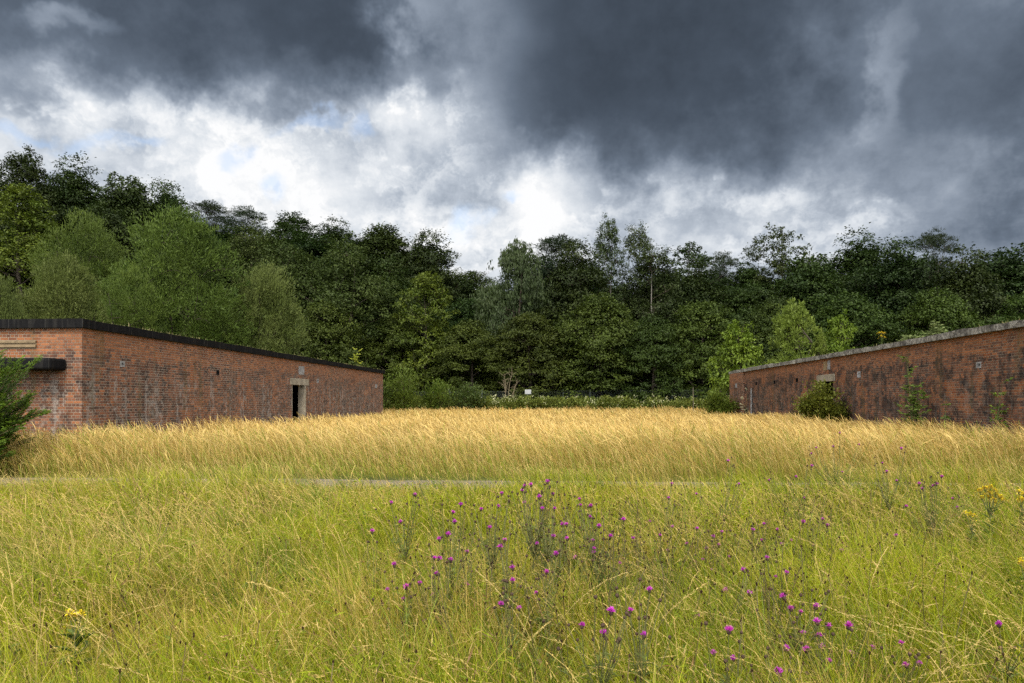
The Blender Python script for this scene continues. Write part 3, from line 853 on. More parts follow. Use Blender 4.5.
for i, (px, ty, t) in enumerate([(20, 235, 76), (215, 260, 72), (262, 268, 74), (312, 275, 74), (365, 285, 74), (440, 300, 72), (500, 300, 72), (548, 290, 74), (612, 285, 74), (668, 292, 73), (722, 290, 74), (765, 285, 73), (838, 280, 70), (885, 275, 72), (1000, 270, 66), (625, 305, 68), (660, 270, 74), (-10, 185, 92), (55, 180, 92), (105, 186, 92), (150, 205, 92), (195, 222, 90), (230, 228, 92), (268, 232, 92), (312, 238, 92), (360, 240, 92), (405, 246, 88), (455, 276, 84), (545, 262, 84), (590, 268, 84), (670, 276, 84), (712, 272, 84), (760, 272, 84), (820, 258, 82), (885, 256, 80), (918, 254, 80), (985, 256, 74)]):
    tree('oak', i, px, ty, t, 100, 'dark tree deep in the wood, glimpsed only through gaps between the front trees', 'shaded trees deep in the wood', 'oak_tree')

# ------------------------------------------------------------------ undergrowth along the wood
under = MB(); rng = np.random.default_rng(21)
leafU = leaf_material('bramble_leaf', .3, .25, .5, .05)


def heap(mb, c, r, n, col0, col1, leaf=(.22, .15), rng=rng, flat=.8, mode='leaf'):
    d = unit(n, rng) * rng.uniform(.3, 1.0, n)[:, None] ** .5
    d[:, 2] = np.abs(d[:, 2])
    p = c + d * r * np.array((1, 1, flat))
    jit = rng.normal(size=(n, 3))
    nrm = d * .5 + np.array((0, 0, .8)) + jit * .4
    ax = d + jit * .5 + (np.array((0, 0, .6)) if mode == 'up' else np.array((0, 0, -.1)))
    m = rng.random((n, 1))
    mb.leaves(p, ax, nrm, leaf[0] * rng.uniform(.6, 1.3, n), leaf[1] * rng.uniform(.6, 1.3, n), (np.array(col0) * (1 - m) + np.array(col1) * m) * rng.uniform(.8, 1.2, (n, 1)))


for i in range(620):      # bramble bank along the far edge of the meadow
    px = rng.uniform(372, 770); t = rng.uniform(60.5, 66)
    c = at(px, t); c[2] = terrain(c[0], c[1]) + max(0., rng.uniform(-.6, 1.15))
    heap(under, c, rng.uniform(.6, 1.0), 130, (.075, .105, .015), (.21, .225, .045))
for i in range(520):      # shaded ivy and nettles under the trees
    px = rng.uniform(-150, 1180); t = rng.uniform(66, 84)
    c = at(px, t)
    if -26 < c[0] < 26 and c[1] < 62 or abs(c[0]) < 26 and c[1] < 52: continue
    c[2] = terrain(c[0], c[1]) - .2
    heap(under, c, rng.uniform(.9, 2.0), 150, (.018, .034, .009), (.045, .07, .018), leaf=(.36, .24))
for i in range(170):
    s = rng.choice((-1, 1)); y = rng.uniform(14, 62); x = s * rng.uniform(26, 34)
    c = np.array((x, y, terrain(x, y) - .1))
    heap(under, c, rng.uniform(.8, 1.7), 130, (.03, .05, .012), (.07, .10, .025), leaf=(.3, .2))
# cream meadowsweet plumes on the bank
creamU, nt = material('cream_blossom')
p = principled(nt, (.48, .47, .26), .8, .2); output(nt, p.outputs[0])
bl_px = np.concatenate([rng.normal(497, 10, 40), rng.normal(524, 16, 26), rng.uniform(430, 720, 46), rng.normal(600, 12, 16), rng.normal(650, 10, 10)])
for px in bl_px:
    t = rng.uniform(60.2, 62.5); c = at(px, t); c[2] = terrain(c[0], c[1]) + rng.uniform(1.0, 1.9)
    n = 6
    under.leaves(c + rng.normal(size=(n, 3)) * (.08, .08, .08), rng.normal(size=(n, 3)), rng.normal(size=(n, 3)), rng.uniform(.05, .12, n), rng.uniform(.05, .10, n), np.tile((.7, .65, .45), (n, 1)), 1)
tag(link('undergrowth', under.mesh('undergrowth', [leafU, creamU])), 'bramble and ivy undergrowth with cream blossom along the foot of the wood', 'undergrowth', kind='stuff')

# ------------------------------------------------------------------ fence, sign, stake
fe = empty('wire_fence', at(560, 67.0))
fo = np.array(fe.location); fo[2] = 0; fe.location = fo
tag(fe, 'dark chain-link fence with thin posts running along the foot of the wood', 'fence')
posts = [(400, 0), (450, 0), (482, 0), (536, 0), (563, 0), (590, 0), (641, 0), (672, 0), (710, 0), (745, 0)]
pts = []
for px, _ in posts:
    b = at(px, 67.0); g = float(terrain(b[0], b[1])); pts.append((b[0], b[1], g))
    mb = MB(); mb.tube([(b[0], b[1], g - .2), (b[0], b[1], g + 1.2), (b[0], b[1], g + 2.35)], [.045, .045, .045], 6)
    part('post', mb, [steel], fe, off=np.array((fo[0], fo[1], 0)))
mb = MB()
for (a, b) in zip(pts[:-1], pts[1:]):
    a = np.array(a); b = np.array(b)
    for z in (.25, 1.2, 2.22):
        mb.tube([a + (0, 0, z), (a + b) / 2 + (0, 0, z - .02), b + (0, 0, z)], [.008] * 3, 4)
    L = np.linalg.norm(b - a); n = int(L / .16)
    for k in range(-12, n):
        for s in (1, -1):
            u0, u1 = k * .16, k * .16 + 2.0
            z0, z1 = (.22, 2.22) if s == 1 else (2.22, .22)
            v0, v1 = max(u0, 0), min(u1, L)
            if v1 <= v0: continue
            za = z0 + (z1 - z0) * (v0 - u0) / 2.0; zb_ = z0 + (z1 - z0) * (v1 - u0) / 2.0
            A = a + (b - a) * v0 / L + (0, 0, za); B = a + (b - a) * v1 / L + (0, 0, zb_)
            mb.tube([A, B], [.0035, .0035], 3)
part('wire_mesh', mb, [steel], fe, off=np.array((fo[0], fo[1], 0)))

sb = at(528, 64.0); sg = float(terrain(sb[0], sb[1]))
sg_e = empty('sign', (sb[0], sb[1], sg))
tag(sg_e, 'small blank white notice board on a post by the fence', 'sign')
mb = MB(); mb.box(-.03, .03, -.03, .03, -.2, zat(393, 64) - sg); o = link('post', mb.mesh('sign_post', [steel]), sg_e)
mb = MB(); mb.box(-.29, .29, -.052, -.032, zat(394.0, 64) - sg, zat(389.6, 64) - sg); o = link('panel', mb.mesh('sign_panel', [whitepaint]), sg_e); bevel(o, .006)

b = at(693, 53); g = float(terrain(b[0], b[1]))
mb = MB(); mb.tube([(0, 0, -.2), (.02, 0, 1.1), (.01, .02, zat(387.5, 53) - g)], [.03, .026, .022], 6)
tag(link('stake', mb.mesh('stake', [greywood], True), None, (b[0], b[1], g)), 'thin weathered wooden stake standing in the far grass before the fence', 'stake')

# ------------------------------------------------------------------ shrubs
shrub_leaf = leaf_material('shrub_leaf', .32, .25, .5, .06)
stemm = simple_material('brown_stem', (.10, .075, .045), .9, .1, .3, 8, .002)
greenstem = simple_material('green_stem', (.085, .10, .035), .8, .2, .3, 8, .001)
deadtwig = simple_material('bleached_dead_twig', (.20, .16, .10), .9, .1, .3, 8, .004)


def shrub(name, px, t, topy, wpx, n, c0, c1, leaf, label, cat='bush', group=None, shape='round', seed=0, upright=.3, base=None, stems=14, depth=1.0):
    rng = np.random.default_rng(300 + seed)
    b = at(px, t) if base is None else np.array(base, float)
    if base is None: b[2] = float(terrain(b[0], b[1]))
    H = zat(topy, t) - b[2]; Rr = wpx / 2 * t / F
    o = empty(name, b); tag(o, label, cat, group)
    sm = MB(); lm = MB()
    for s in range(stems):
        a = rng.uniform(0, 2 * np.pi); rr = Rr * rng.uniform(.15, .95); k = rng.uniform(.55, 1.0)
        e = np.array((rr * np.cos(a), rr * np.sin(a) * depth, H * (k if shape != 'round' else k * math.sqrt(max(.15, 1 - (rr / Rr) ** 2 * .75)))))
        base_ = np.array((np.cos(a) * .12 * Rr, np.sin(a) * .12 * Rr, -.05))
        mid = base_ * .4 + e * .6 + np.array((0, 0, H * .10)); mid[:2] *= .75
        sm.tube([base_, base_ * .5 + mid * .5, mid, e], [.022, .017, .012, .005], 4)
        tw = [(e, .45)]
        for q in range(5):
            f_ = rng.uniform(.3, .95)
            c = base_ * (1 - f_) + e * f_ + np.array((0, 0, H * .08))
            e2 = c + unit(1, rng)[0] * Rr * .38 * np.array((1, depth, .7)); sm.tube([c, (c + e2) / 2 + (0, 0, .03), e2], [.009, .006, .003], 3); tw.append((e2, .33))
        for c, sp in tw:
            m = max(3, n // (stems * 6))
            d = rng.normal(size=(m, 3)) * Rr * sp * .5 * np.array((1, depth, .8))
            p_ = c + d; p_[:, 2] = np.clip(p_[:, 2], .02, H * 1.03)
            jit = rng.normal(size=(m, 3))
            out = p_ * np.array((1, 1, .2)); out /= np.linalg.norm(out, axis=1)[:, None] + 1e-6
            ax = out * .6 + jit * .5 + np.array((0, 0, upright)); nrm = np.array((0, 0, .8)) + out * .4 + jit * .45
            mm = np.clip(rng.random((m, 1)) * .6 + rng.random() * .4, 0, 1)
            lm.leaves(p_, ax, nrm, leaf[0] * rng.uniform(.6, 1.3, m), leaf[1] * rng.uniform(.6, 1.3, m), (np.array(c0) * (1 - mm) + np.array(c1) * mm) * rng.uniform(.85, 1.2, (m, 1)))
    link('stem', sm.mesh(name + '_stem', [stemm], True), o)
    link('foliage', lm.mesh(name + '_foliage', [shrub_leaf]), o)
    return o


# rounded bush in front of the far doorway
shrub('bush', 819, 29.8, 384, 47, 5200, (.085, .11, .014), (.19, .205, .030), (.15, .09), 'yellow-green bush growing across the doorway of the pale-edged building', seed=1, upright=.15)
shrub('bush', 718, 47.5, 389, 30, 2400, (.075, .115, .014), (.15, .19, .028), (.20, .11), 'low green bush at the far corner of the pale-edged building', seed=2, upright=.5)
shrub('bush', 404, 56, 371, 46, 3600, (.07, .11, .014), (.14, .18, .028), (.24, .10), 'rounded green bush just past the far corner of the black-edged building', seed=3, upright=.4)
shrub('bush', 438, 58, 379, 34, 2200, (.07, .12, .016), (.14, .19, .03), (.24, .13), 'bright green bush beside the rounded one by the black-edged building', seed=4, upright=.5)
shrub('bush', 468, 60, 384, 44, 2200, (.04, .07, .014), (.085, .115, .026), (.24, .15), 'low dark bush between the bright green bush and the dead shrub', seed=5, upright=.3)
shrub('bush', 372, 55.5, 377, 40, 2000, (.045, .075, .014), (.10, .13, .026), (.24, .15), 'green bush peeping over the far end of the black roof edge', seed=6)


def climber(name, px, t, topy, boty, wpx, n, label, seed, c0=(.07, .12, .018), c1=(.15, .21, .035), leaf=(.17, .075), group='saplings rooted at the foot of the sooty wall', stems=3, base=None):
    """upright sapling with paired leaves along its stems"""
    rng = np.random.default_rng(500 + seed)
    b = at(px, t) if base is None else np.array(base, float)
    H = zat(topy, t) - b[2]; Rr = wpx / 2 * t / F
    o = empty(name, b); tag(o, label, 'sapling', group)
    sm = MB(); lm = MB()
    for s in range(stems):
        h = H * (1 if s == 0 else rng.uniform(.5, .85))
        e = np.array((rng.normal() * Rr * .35, rng.normal() * .12, h))
        m1 = e * np.array((.3, .5, .5)) + np.array((rng.normal() * .05, 0, 0))
        pts_ = np.array([(0, 0, -.05), m1 * .5, m1, (m1 + e) / 2, e])
        sm.tube(pts_, [.018, .015, .012, .009, .004], 5)
        k = n // stems // 9
        for j in range(max(k, 3)):
            f_ = .12 + .88 * (j + rng.random()) / max(k, 3)
            c = np.array([np.interp(f_ * 4, range(5), pts_[:, q]) for q in range(3)])
            a = rng.uniform(0, 6.28); ln = Rr * rng.uniform(.45, 1.05) * (1 - .35 * f_)
            dirv = np.array((np.cos(a), np.sin(a) * .45, rng.uniform(.15, .6)))
            tip = c + dirv * ln
            sm.tube([c, (c + tip) / 2 + (0, 0, .03), tip], [.005, .004, .002], 3)
            q = np.linspace(.25, 1, 9)[:, None]
            p_ = c * (1 - q) + tip * q
            sd_ = np.cross(dirv, (0, 0, 1.)); sd_ /= np.linalg.norm(sd_)
            ax = dirv * .5 + sd_ * np.where(np.arange(9) % 2, 1, -1)[:, None] + rng.normal(size=(9, 3)) * .25; ax[-1] = dirv
            nrm = np.array((0, -.3, .9)) + rng.normal(size=(9, 3)) * .3
            mm = rng.random((9, 1))
            lm.leaves(p_, ax, nrm, leaf[0] * rng.uniform(.7, 1.25, 9), leaf[1] * rng.uniform(.7, 1.25, 9), np.array(c0) * (1 - mm) + np.array(c1) * mm)
    link('stem', sm.mesh(name + '_stem', [greenstem], True), o); link('foliage', lm.mesh(name + '_foliage', [shrub_leaf]), o)
    return o


climber('ash_sapling', 913, 22.6, 357.5, 420, 30, 720, 'tall leafy ash sapling growing up the sooty wall over a vent hole', 1, leaf=(.15, .07), stems=5)
climber('ash_sapling', 945.5, 21.0, 398, 420, 14, 200, 'shortest leafy sapling at the foot of the sooty wall, under its top of tall grass', 2, leaf=(.13, .06))
climber('ash_sapling', 996, 18.9, 383, 422, 22, 260, 'bright spindly sapling on the sooty wall nearest the photo edge', 3, (.12, .19, .02), (.22, .29, .04), leaf=(.12, .055), stems=3)
for i, (px, t, topy, w, n, lab) in enumerate([
        (932, 23.5, 324.5, 26, 200, 'pale leafy sapling growing on top of the pale roof edge'),
        (902, 25.5, 337, 12, 70, 'tiny pale sapling on the roof edge between the ragwort and the bigger roof sapling'),
        (916, 25, 336, 22, 110, 'low creeping sapling at the foot of the bigger roof sapling')]):
    b = at(px, t); b[2] = RROOF - .02
    climber('roof_sapling', px, t, topy, 0, w, n, lab, 10 + i, (.13, .17, .05), (.24, .28, .10), leaf=(.14, .06), group='saplings growing on the pale-edged roof', base=b, stems=2)
b = at(357, 40.5); b[2] = LROOF - .02
climber('roof_sapling', 357, 40.5, 349, 0, 13, 120, 'yellow-topped sapling growing on the far part of the black-edged roof', 20, (.24, .28, .03), (.40, .42, .05), leaf=(.16, .08), group=None, base=b, stems=2)
# pale umbellifer by the downpipe
b = at(747, 45.5); b[2] = 0
climber('hogweed', 749, 45.5, 391, 0, 16, 150, 'tall pale hogweed gone to seed in front of the downpipe', 21, (.30, .28, .16), (.48, .45, .30), leaf=(.13, .10), group=None, base=b)

for (bo, x0, x1, ya, yb_, zt, off_, n, nm) in ((bl, LX - .9, LX + .08, LY0, LY1, LROOF - .01, OFF, 2600, 'moss'), (br, RX - .12, RX + .9, RY0 + 3, RY1, RROOF - .02, ROF, 2600, 'moss')):
    lm = MB(); yy_ = rng.uniform(ya, yb_, n); keep = vnoise(yy_ * .8, yy_ * 0 + x0, 61) + rng.random(n) * .5 > .75; yy_ = yy_[keep]; n = len(yy_)
    p_ = np.stack([rng.uniform(x0, x1, n), yy_, np.full(n, zt)], 1); m = rng.random((n, 1))
    lm.leaves(p_, rng.normal(size=(n, 3)) * .6 + (0, 0, 1.), rng.normal(size=(n, 3)), rng.uniform(.03, .12, n) * np.where(rng.random(n) < .1, 1.8, 1), rng.uniform(.015, .035, n), np.array((.09, .10, .03)) * (1 - m) + np.array((.26, .22, .09)) * m)
    mo_ = part(nm, lm, [shrub_leaf], bo, off=off_); mo_['kind'] = 'stuff'
# dead twiggy shrub by the fence
b = at(506, 63.0); g = float(terrain(b[0], b[1]))
o = empty('dead_shrub', (b[0], b[1], g)); tag(o, 'bleached leafless shrub with forked bare twigs in front of the wood', 'shrub')
rng = np.random.default_rng(77); H = zat(369, 63) - g
for s in range(7):
    mb = MB(); a = rng.uniform(0, 6.28); e = np.array((np.cos(a) * rng.uniform(.3, 1.3), np.sin(a) * .7, H * rng.uniform(.6, 1)))
    m1 = e * (.5, .5, .55) + rng.normal(size=3) * .12
    mb.tube([(0, 0, 0), m1 * .5, m1, (m1 + e) / 2 + rng.normal(size=3) * .08, e], [.035, .03, .026, .018, .008], 5)
    for q in range(7):
        f_ = rng.uniform(.35, .95); c = m1 * (1 - f_) + e * f_; e2 = c + unit(1, rng)[0] * (.6, .6, .5) + (0, 0, .3)
        mb.tube([c, (c + e2) / 2 + rng.normal(size=3) * .05, e2], [.014, .011, .006], 4)
    link('branch', mb.mesh('dead_branch', [deadtwig], True), o)

# feathery yew at the photo's edge
rng = np.random.default_rng(91)
yb = at(-30, 14.6); yb[2] = 0
yo = empty('yew_bush', yb); tag(yo, 'dark green feathery yew bush before the end wall of the black-edged building', 'bush')
sm, lm = MB(), MB()
yewleaf = leaf_material('yew_needle', .15, .25, .5, .05)
for i in range(135):
    a = rng.uniform(0, 2 * np.pi); el = rng.uniform(.08, 1.25)
    ln = rng.uniform(.85, 1.45) * (1.0 if el < .8 else 1.25)
    z0 = rng.uniform(.1, 1.2)
    dirv = np.array((np.cos(a) * np.cos(el), np.sin(a) * np.cos(el), np.sin(el)))
    p0 = np.array((np.cos(a) * .08, np.sin(a) * .08, z0)); p3 = p0 + dirv * ln; p3[2] = min(p3[2], 2.55); p1 = p0 * .6 + p3 * .4 + (0, 0, -.06)
    p2 = p0 * .25 + p3 * .75 + (0, 0, -.03)
    sm.tube([p0, p1, p2, p3], [.022, .016, .01, .004], 4)
    side = np.cross(dirv, (0, 0, 1.)); side /= np.linalg.norm(side)
    for q in range(15):
        f_ = .22 + .78 * q / 14
        c = np.array([np.interp(f_ * 3, range(4), (p0[k], p1[k], p2[k], p3[k])) for k in range(3)])
        s_ = 1 if q % 2 else -1
        tl_ = ln * .42 * (1.15 - f_ * .8)
        td = side * s_ * .8 + dirv * .75 + np.array((0, 0, rng.uniform(-.05, .35))); td /= np.linalg.norm(td)
        m = 22
        qq = np.linspace(.05, 1, m)[:, None]
        p_ = c + td * tl_ * qq
        ns = np.cross(td, (0, 0, 1.)); ns /= np.linalg.norm(ns) + 1e-6
        ax = td * .9 + ns * np.where(np.arange(m) % 2, 1, -1)[:, None] * .8 + rng.normal(size=(m, 3)) * .25
        nrm = np.array((0, 0, 1.)) + rng.normal(size=(m, 3)) * .5
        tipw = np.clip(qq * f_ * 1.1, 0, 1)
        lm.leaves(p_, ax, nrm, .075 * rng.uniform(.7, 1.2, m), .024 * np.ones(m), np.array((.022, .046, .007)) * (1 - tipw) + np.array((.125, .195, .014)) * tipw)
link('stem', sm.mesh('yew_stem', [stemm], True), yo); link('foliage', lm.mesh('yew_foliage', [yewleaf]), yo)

# ------------------------------------------------------------------ grass
grassmat = leaf_material('meadow_grass_blade', .38, .25, .5, 0.0)
strawmat = leaf_material('straw_blade', .32, .2, .6, 0.0)


def ribbons(mb, base, h, w, az, lean, curl, nod, S, c0, c1, prof, rng, face=None, mat=0):
    n = len(base)
    s = np.linspace(0, 1, S + 1)[None, :]
    hz = h[:, None] * (lean[:, None] * s + curl[:, None] * s ** 2.4 + nod[:, None] * .55 * s ** 5)
    zz = h[:, None] * (s * np.sqrt(np.clip(1 - .55 * (lean[:, None] + curl[:, None] * .8) ** 2, .25, 1)) - nod[:, None] * .38 * s ** 7)
    dx, dy = np.cos(az)[:, None], np.sin(az)[:, None]
    cx = base[:, 0:1] + hz * dx; cy = base[:, 1:2] + hz * dy; cz = base[:, 2:3] + zz
    wa = rng.uniform(0, np.pi, n) if face is None else face
    wd = w[:, None] * prof(s) * .5
    ox, oy = np.cos(wa)[:, None] * wd, np.sin(wa)[:, None] * wd
    L = np.stack([cx - ox, cy - oy, cz], -1); Rr = np.stack([cx + ox, cy + oy, cz], -1)
    v = np.stack([L, Rr], 2).reshape(n, (S + 1) * 2, 3)
    k = np.arange(S) * 2
    f1 = np.stack([k, k + 1, k + 3, k + 2], -1)
    f = (np.arange(n)[:, None, None] * (S + 1) * 2 + f1[None]).reshape(-1, 4)
    m = (s ** 1.2)[..., None]
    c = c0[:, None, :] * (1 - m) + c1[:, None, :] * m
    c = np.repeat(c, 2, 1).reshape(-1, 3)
    mb.add(v.reshape(-1, 3), f, c, mat)
    return np.stack([cx, cy, cz], -1)


blade = lambda s: np.clip(1 - s ** 1.7, .04, 1)
head = lambda s: .22 + .78 * sstep(.68, .84, s) * (1 - sstep(.93, 1.0, s) * .8)


def scatter(n, t0, t1, power, px0, px1, rng):
    u = rng.random(n)
    a = 1 - power
    t = (t0 ** a + u * (t1 ** a - t0 ** a)) ** (1 / a)
    px = rng.uniform(px0, px1, n)
    xc = (px - 512) / F
    x = t * (-SA + xc * CA); y = t * (CA + xc * SA)
    return px, t, x, y


def outside(x, y, pad=.05):
    inL = (x < LX + pad) & (x > LB - pad) & (y > LY0 - pad) & (y < LY1 + pad)
    inR = (x > RX - pad - .12) & (x < RB + pad) & (y > RY0 - pad) & (y < RY1 + pad)
    return ~(inL | inR)


rng = np.random.default_rng(11)
mb = MB()
# -- near green sward
N = 165000
px, t, x, y = scatter(N, 1.5, 13.0, .3, -260, 1290, rng)
pd = path_mid(px) - .75 - t                       # distance in front of the track
ok = pd > rng.uniform(-.12, .15, N)
px, t, x, y, pd = (a[ok] for a in (px, t, x, y, pd)); N = len(px)
patch = vnoise(x * .55 + 9, y * .55 + 4, 2) * .6 + vnoise(x * 1.7, y * 1.7, 4) * .4
dens = vnoise(x * .9, y * .9, 31) * .55 + vnoise(x * 2.6, y * 2.6, 6) * .45
h = (.16 + .44 * sstep(.2, .8, dens)) * rng.uniform(.5, 1.25, N)
wear = np.interp(px, [-300, -60, 95, 135, 290, 325, 465, 500, 560, 600, 770, 800, 850, 880], [.8, .75, .65, .1, .05, .85, .85, .3, .2, 0, 0, .3, .2, 0])
h *= 1 - (.03 + .77 * wear) * (1 - sstep(.0, 3.2, pd))               # worn short beside the track in places
h *= 1 + .12 * sstep(600, 1000, px)
w = np.maximum(.0052, .00085 * t) * np.where(rng.random(N) < .12, rng.uniform(1.4, 2.4, N), rng.uniform(.6, 1.3, N))
az = np.where(rng.random(N) < .55, np.pi + rng.normal(0, 1.0, N), rng.uniform(0, 6.283, N))
lean = np.abs(rng.normal(.22, .2, N)); curl = np.abs(rng.normal(.32, .28, N))
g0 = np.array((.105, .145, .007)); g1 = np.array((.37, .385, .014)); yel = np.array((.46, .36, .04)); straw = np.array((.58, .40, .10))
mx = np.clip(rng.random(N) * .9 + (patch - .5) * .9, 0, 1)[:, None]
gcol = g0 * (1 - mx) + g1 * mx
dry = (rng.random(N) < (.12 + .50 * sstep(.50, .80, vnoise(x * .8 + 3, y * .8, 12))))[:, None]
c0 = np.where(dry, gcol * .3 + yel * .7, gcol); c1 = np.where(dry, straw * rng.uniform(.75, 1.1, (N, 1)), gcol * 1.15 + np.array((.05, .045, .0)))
base = np.stack([x, y, np.full(N, -.01)], 1)
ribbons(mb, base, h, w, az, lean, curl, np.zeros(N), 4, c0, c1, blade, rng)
# -- tussocks: sheaves of long blades arching out of one crown
K = 620
px, t, x, y = scatter(K, 1.9, 12.6, .25, -220, 1260, rng)
pd = path_mid(px) - .75 - t
ok = pd > .35; px, t, x, y, pd = (a[ok] for a in (px, t, x, y, pd)); K = len(x)
nb = 58
size = rng.uniform(.30, .68, K) * (.45 + .55 * sstep(.2, 3.0, pd))
tone_ = rng.random(K)
bi = np.repeat(np.arange(K), nb); n = len(bi)
az = rng.uniform(0, 2 * np.pi, n); rad_ = rng.random(n) ** .5 * .07
bx = x[bi] + np.cos(az) * rad_; by = y[bi] + np.sin(az) * rad_
az = np.where(rng.random(n) < .45, np.pi + rng.normal(0, .7, n), az)
hh = size[bi] * rng.uniform(.6, 1.3, n)
tg = np.array((.085, .130, .007)); ty = np.array((.38, .39, .014)); tb = np.array((.21, .28, .03))
cb = np.where((tone_ < .35)[:, None], tg, np.where((tone_ < .75)[:, None], ty * .8, tb * .9))[bi] * rng.uniform(.8, 1.25, (n, 1))
dryb = (rng.random(n) < .14)[:, None]
cb = np.where(dryb, np.array((.50, .37, .12)), cb)
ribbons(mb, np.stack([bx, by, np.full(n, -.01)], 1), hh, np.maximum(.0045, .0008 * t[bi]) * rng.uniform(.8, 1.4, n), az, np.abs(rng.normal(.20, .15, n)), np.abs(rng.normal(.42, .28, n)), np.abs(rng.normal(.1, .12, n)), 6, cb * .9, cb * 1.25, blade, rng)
# -- fine straw stalks with nodding seed heads
M = 19000
px, t, x, y = scatter(M, 1.7, 13.0, .25, -220, 1260, rng)
pd = path_mid(px) - .75 - t
ok = (pd > .1) & (rng.random(M) < (.30 + .70 * sstep(.35, .6, vnoise(x * .6 + 2, y * .6 + 8, 15))) * (.55 + .45 * sstep(560, 300, px)) * (.6 + .4 * sstep(3.5, 7, t)))
px, t, x, y, pd = (a[ok] for a in (px, t, x, y, pd)); M = len(px)
wear = np.interp(px, [-300, -60, 95, 135, 290, 325, 465, 500, 560, 600, 770, 800, 850, 880], [.8, .75, .65, .1, .05, .85, .85, .3, .2, 0, 0, .3, .2, 0])
h = rng.uniform(.42, .78, M) * (1 - .62 * wear * (1 - sstep(.2, 3.4, pd)))
w = np.maximum(.0045, .00105 * t) * rng.uniform(.8, 1.3, M)
az = np.pi + rng.normal(0, .85, M)
sc0 = np.where(rng.random((M, 1)) < .5, np.array((.20, .21, .05)), np.array((.36, .29, .09)))
sc1 = np.where(rng.random((M, 1)) < .82, np.array((.64, .47, .15)), np.array((.30, .17, .075))) * rng.uniform(.8, 1.15, (M, 1))
ctr = ribbons(mb, np.stack([x, y, np.full(M, -.01)], 1), h, w, az, np.abs(rng.normal(.16, .12, M)), np.abs(rng.normal(.24, .18, M)), np.abs(rng.normal(.28, .25, M)), 8, sc0, sc1, lambda s: .28 + .25 * sstep(.7, .85, s), rng)
near_m = t < 8.5
cc = ctr[near_m]; c1n = sc1[near_m]; tn = t[near_m]
for k in range(13):      # spikelets along the last quarter of each stalk
    f_ = .74 + .26 * (k + rng.random(len(cc))) / 13 * .98
    i0 = np.minimum((f_ * 8).astype(int), 7); fr = (f_ * 8 - i0)[:, None]
    r_ = np.arange(len(cc))
    p_ = cc[r_, i0] * (1 - fr) + cc[r_, i0 + 1] * fr
    d_ = cc[r_, i0 + 1] - cc[r_, i0]; d_ /= np.linalg.norm(d_, axis=1)[:, None]
    j = rng.normal(size=(len(cc), 3)) * .4
    sz = np.maximum(.012, .0026 * tn) * rng.uniform(.6, 1.2, len(cc))
    mb.leaves(p_, d_ + j, rng.normal(size=(len(cc), 3)), sz, sz * .36, c1n)
# -- short leaves and broken straw at every height, breaking up the sward
Q = 62000
px, t, x, y = scatter(Q, 1.7, 12.4, .3, -220, 1250, rng)
pd = path_mid(px) - .75 - t; ok = pd > .25; px, t, x, y, pd = (a[ok] for a in (px, t, x, y, pd)); Q = len(x)
dn = vnoise(x * .9, y * .9, 31) * .55 + vnoise(x * 2.6, y * 2.6, 6) * .45
zt = (.10 + .40 * sstep(.2, .8, dn)) * (.45 + .55 * sstep(.2, 3.0, pd)) * rng.random(Q) ** .6
aa = rng.uniform(0, 6.283, Q); kind_ = rng.random(Q)[:, None]; mm = rng.random((Q, 1))
fresh_ = sstep(.4, .75, vnoise(x * .5 + 11, y * .5 + 3, 71))[:, None] * .8 + sstep(650, 950, px)[:, None] * .35
lc = np.array((.10, .15, .008)) * (1 - mm) + np.array((.32, .37, .016)) * mm
lc = lc * (1 + .25 * fresh_)
lc = np.where(kind_ < .22, np.array((.60, .44, .15)), np.where(kind_ < .28, np.array((.24, .13, .055)), lc)) * rng.uniform(.8, 1.15, (Q, 1))
mb.leaves(np.stack([x, y, zt], 1), np.stack([np.cos(aa), np.sin(aa), rng.normal(.35, .5, Q)], 1), rng.normal(size=(Q, 3)) * .6 + (0, -.3, .6), rng.uniform(.03, .11, Q), np.maximum(.0055, .0011 * t) * rng.uniform(.7, 1.9, Q), lc)
# -- spent knapweed buds among the flowering plants
Q = 620
px = np.concatenate([rng.normal(545, 75, Q // 2), rng.normal(760, 85, Q - Q // 2)]); t = rng.uniform(3.2, 7.2, Q)
xc = (px - 512) / F; x = t * (-SA + xc * CA); y = t * (CA + xc * SA)
ctr = ribbons(mb, np.stack([x, y, np.zeros(Q)], 1), rng.uniform(.42, .86, Q), np.full(Q, .0035), rng.uniform(0, 6.28, Q), rng.uniform(0, .22, Q), rng.uniform(0, .2, Q), np.zeros(Q), 5, np.tile((.12, .13, .04), (Q, 1)), np.tile((.11, .085, .04), (Q, 1)), lambda s: np.ones_like(s), rng)
for k in range(8):
    a_ = k * 2 * np.pi / 8
    mb.leaves(ctr[:, -1] + (0, 0, -.006), np.stack([np.full(Q, np.cos(a_) * .45), np.full(Q, np.sin(a_) * .45), np.ones(Q)], 1), np.stack([np.full(Q, np.cos(a_)), np.full(Q, np.sin(a_)), np.zeros(Q)], 1), rng.uniform(.013, .019, Q), .010, np.tile((.065, .036, .022), (Q, 1)) * rng.uniform(.7, 1.4, (Q, 1)), fold=-.3)
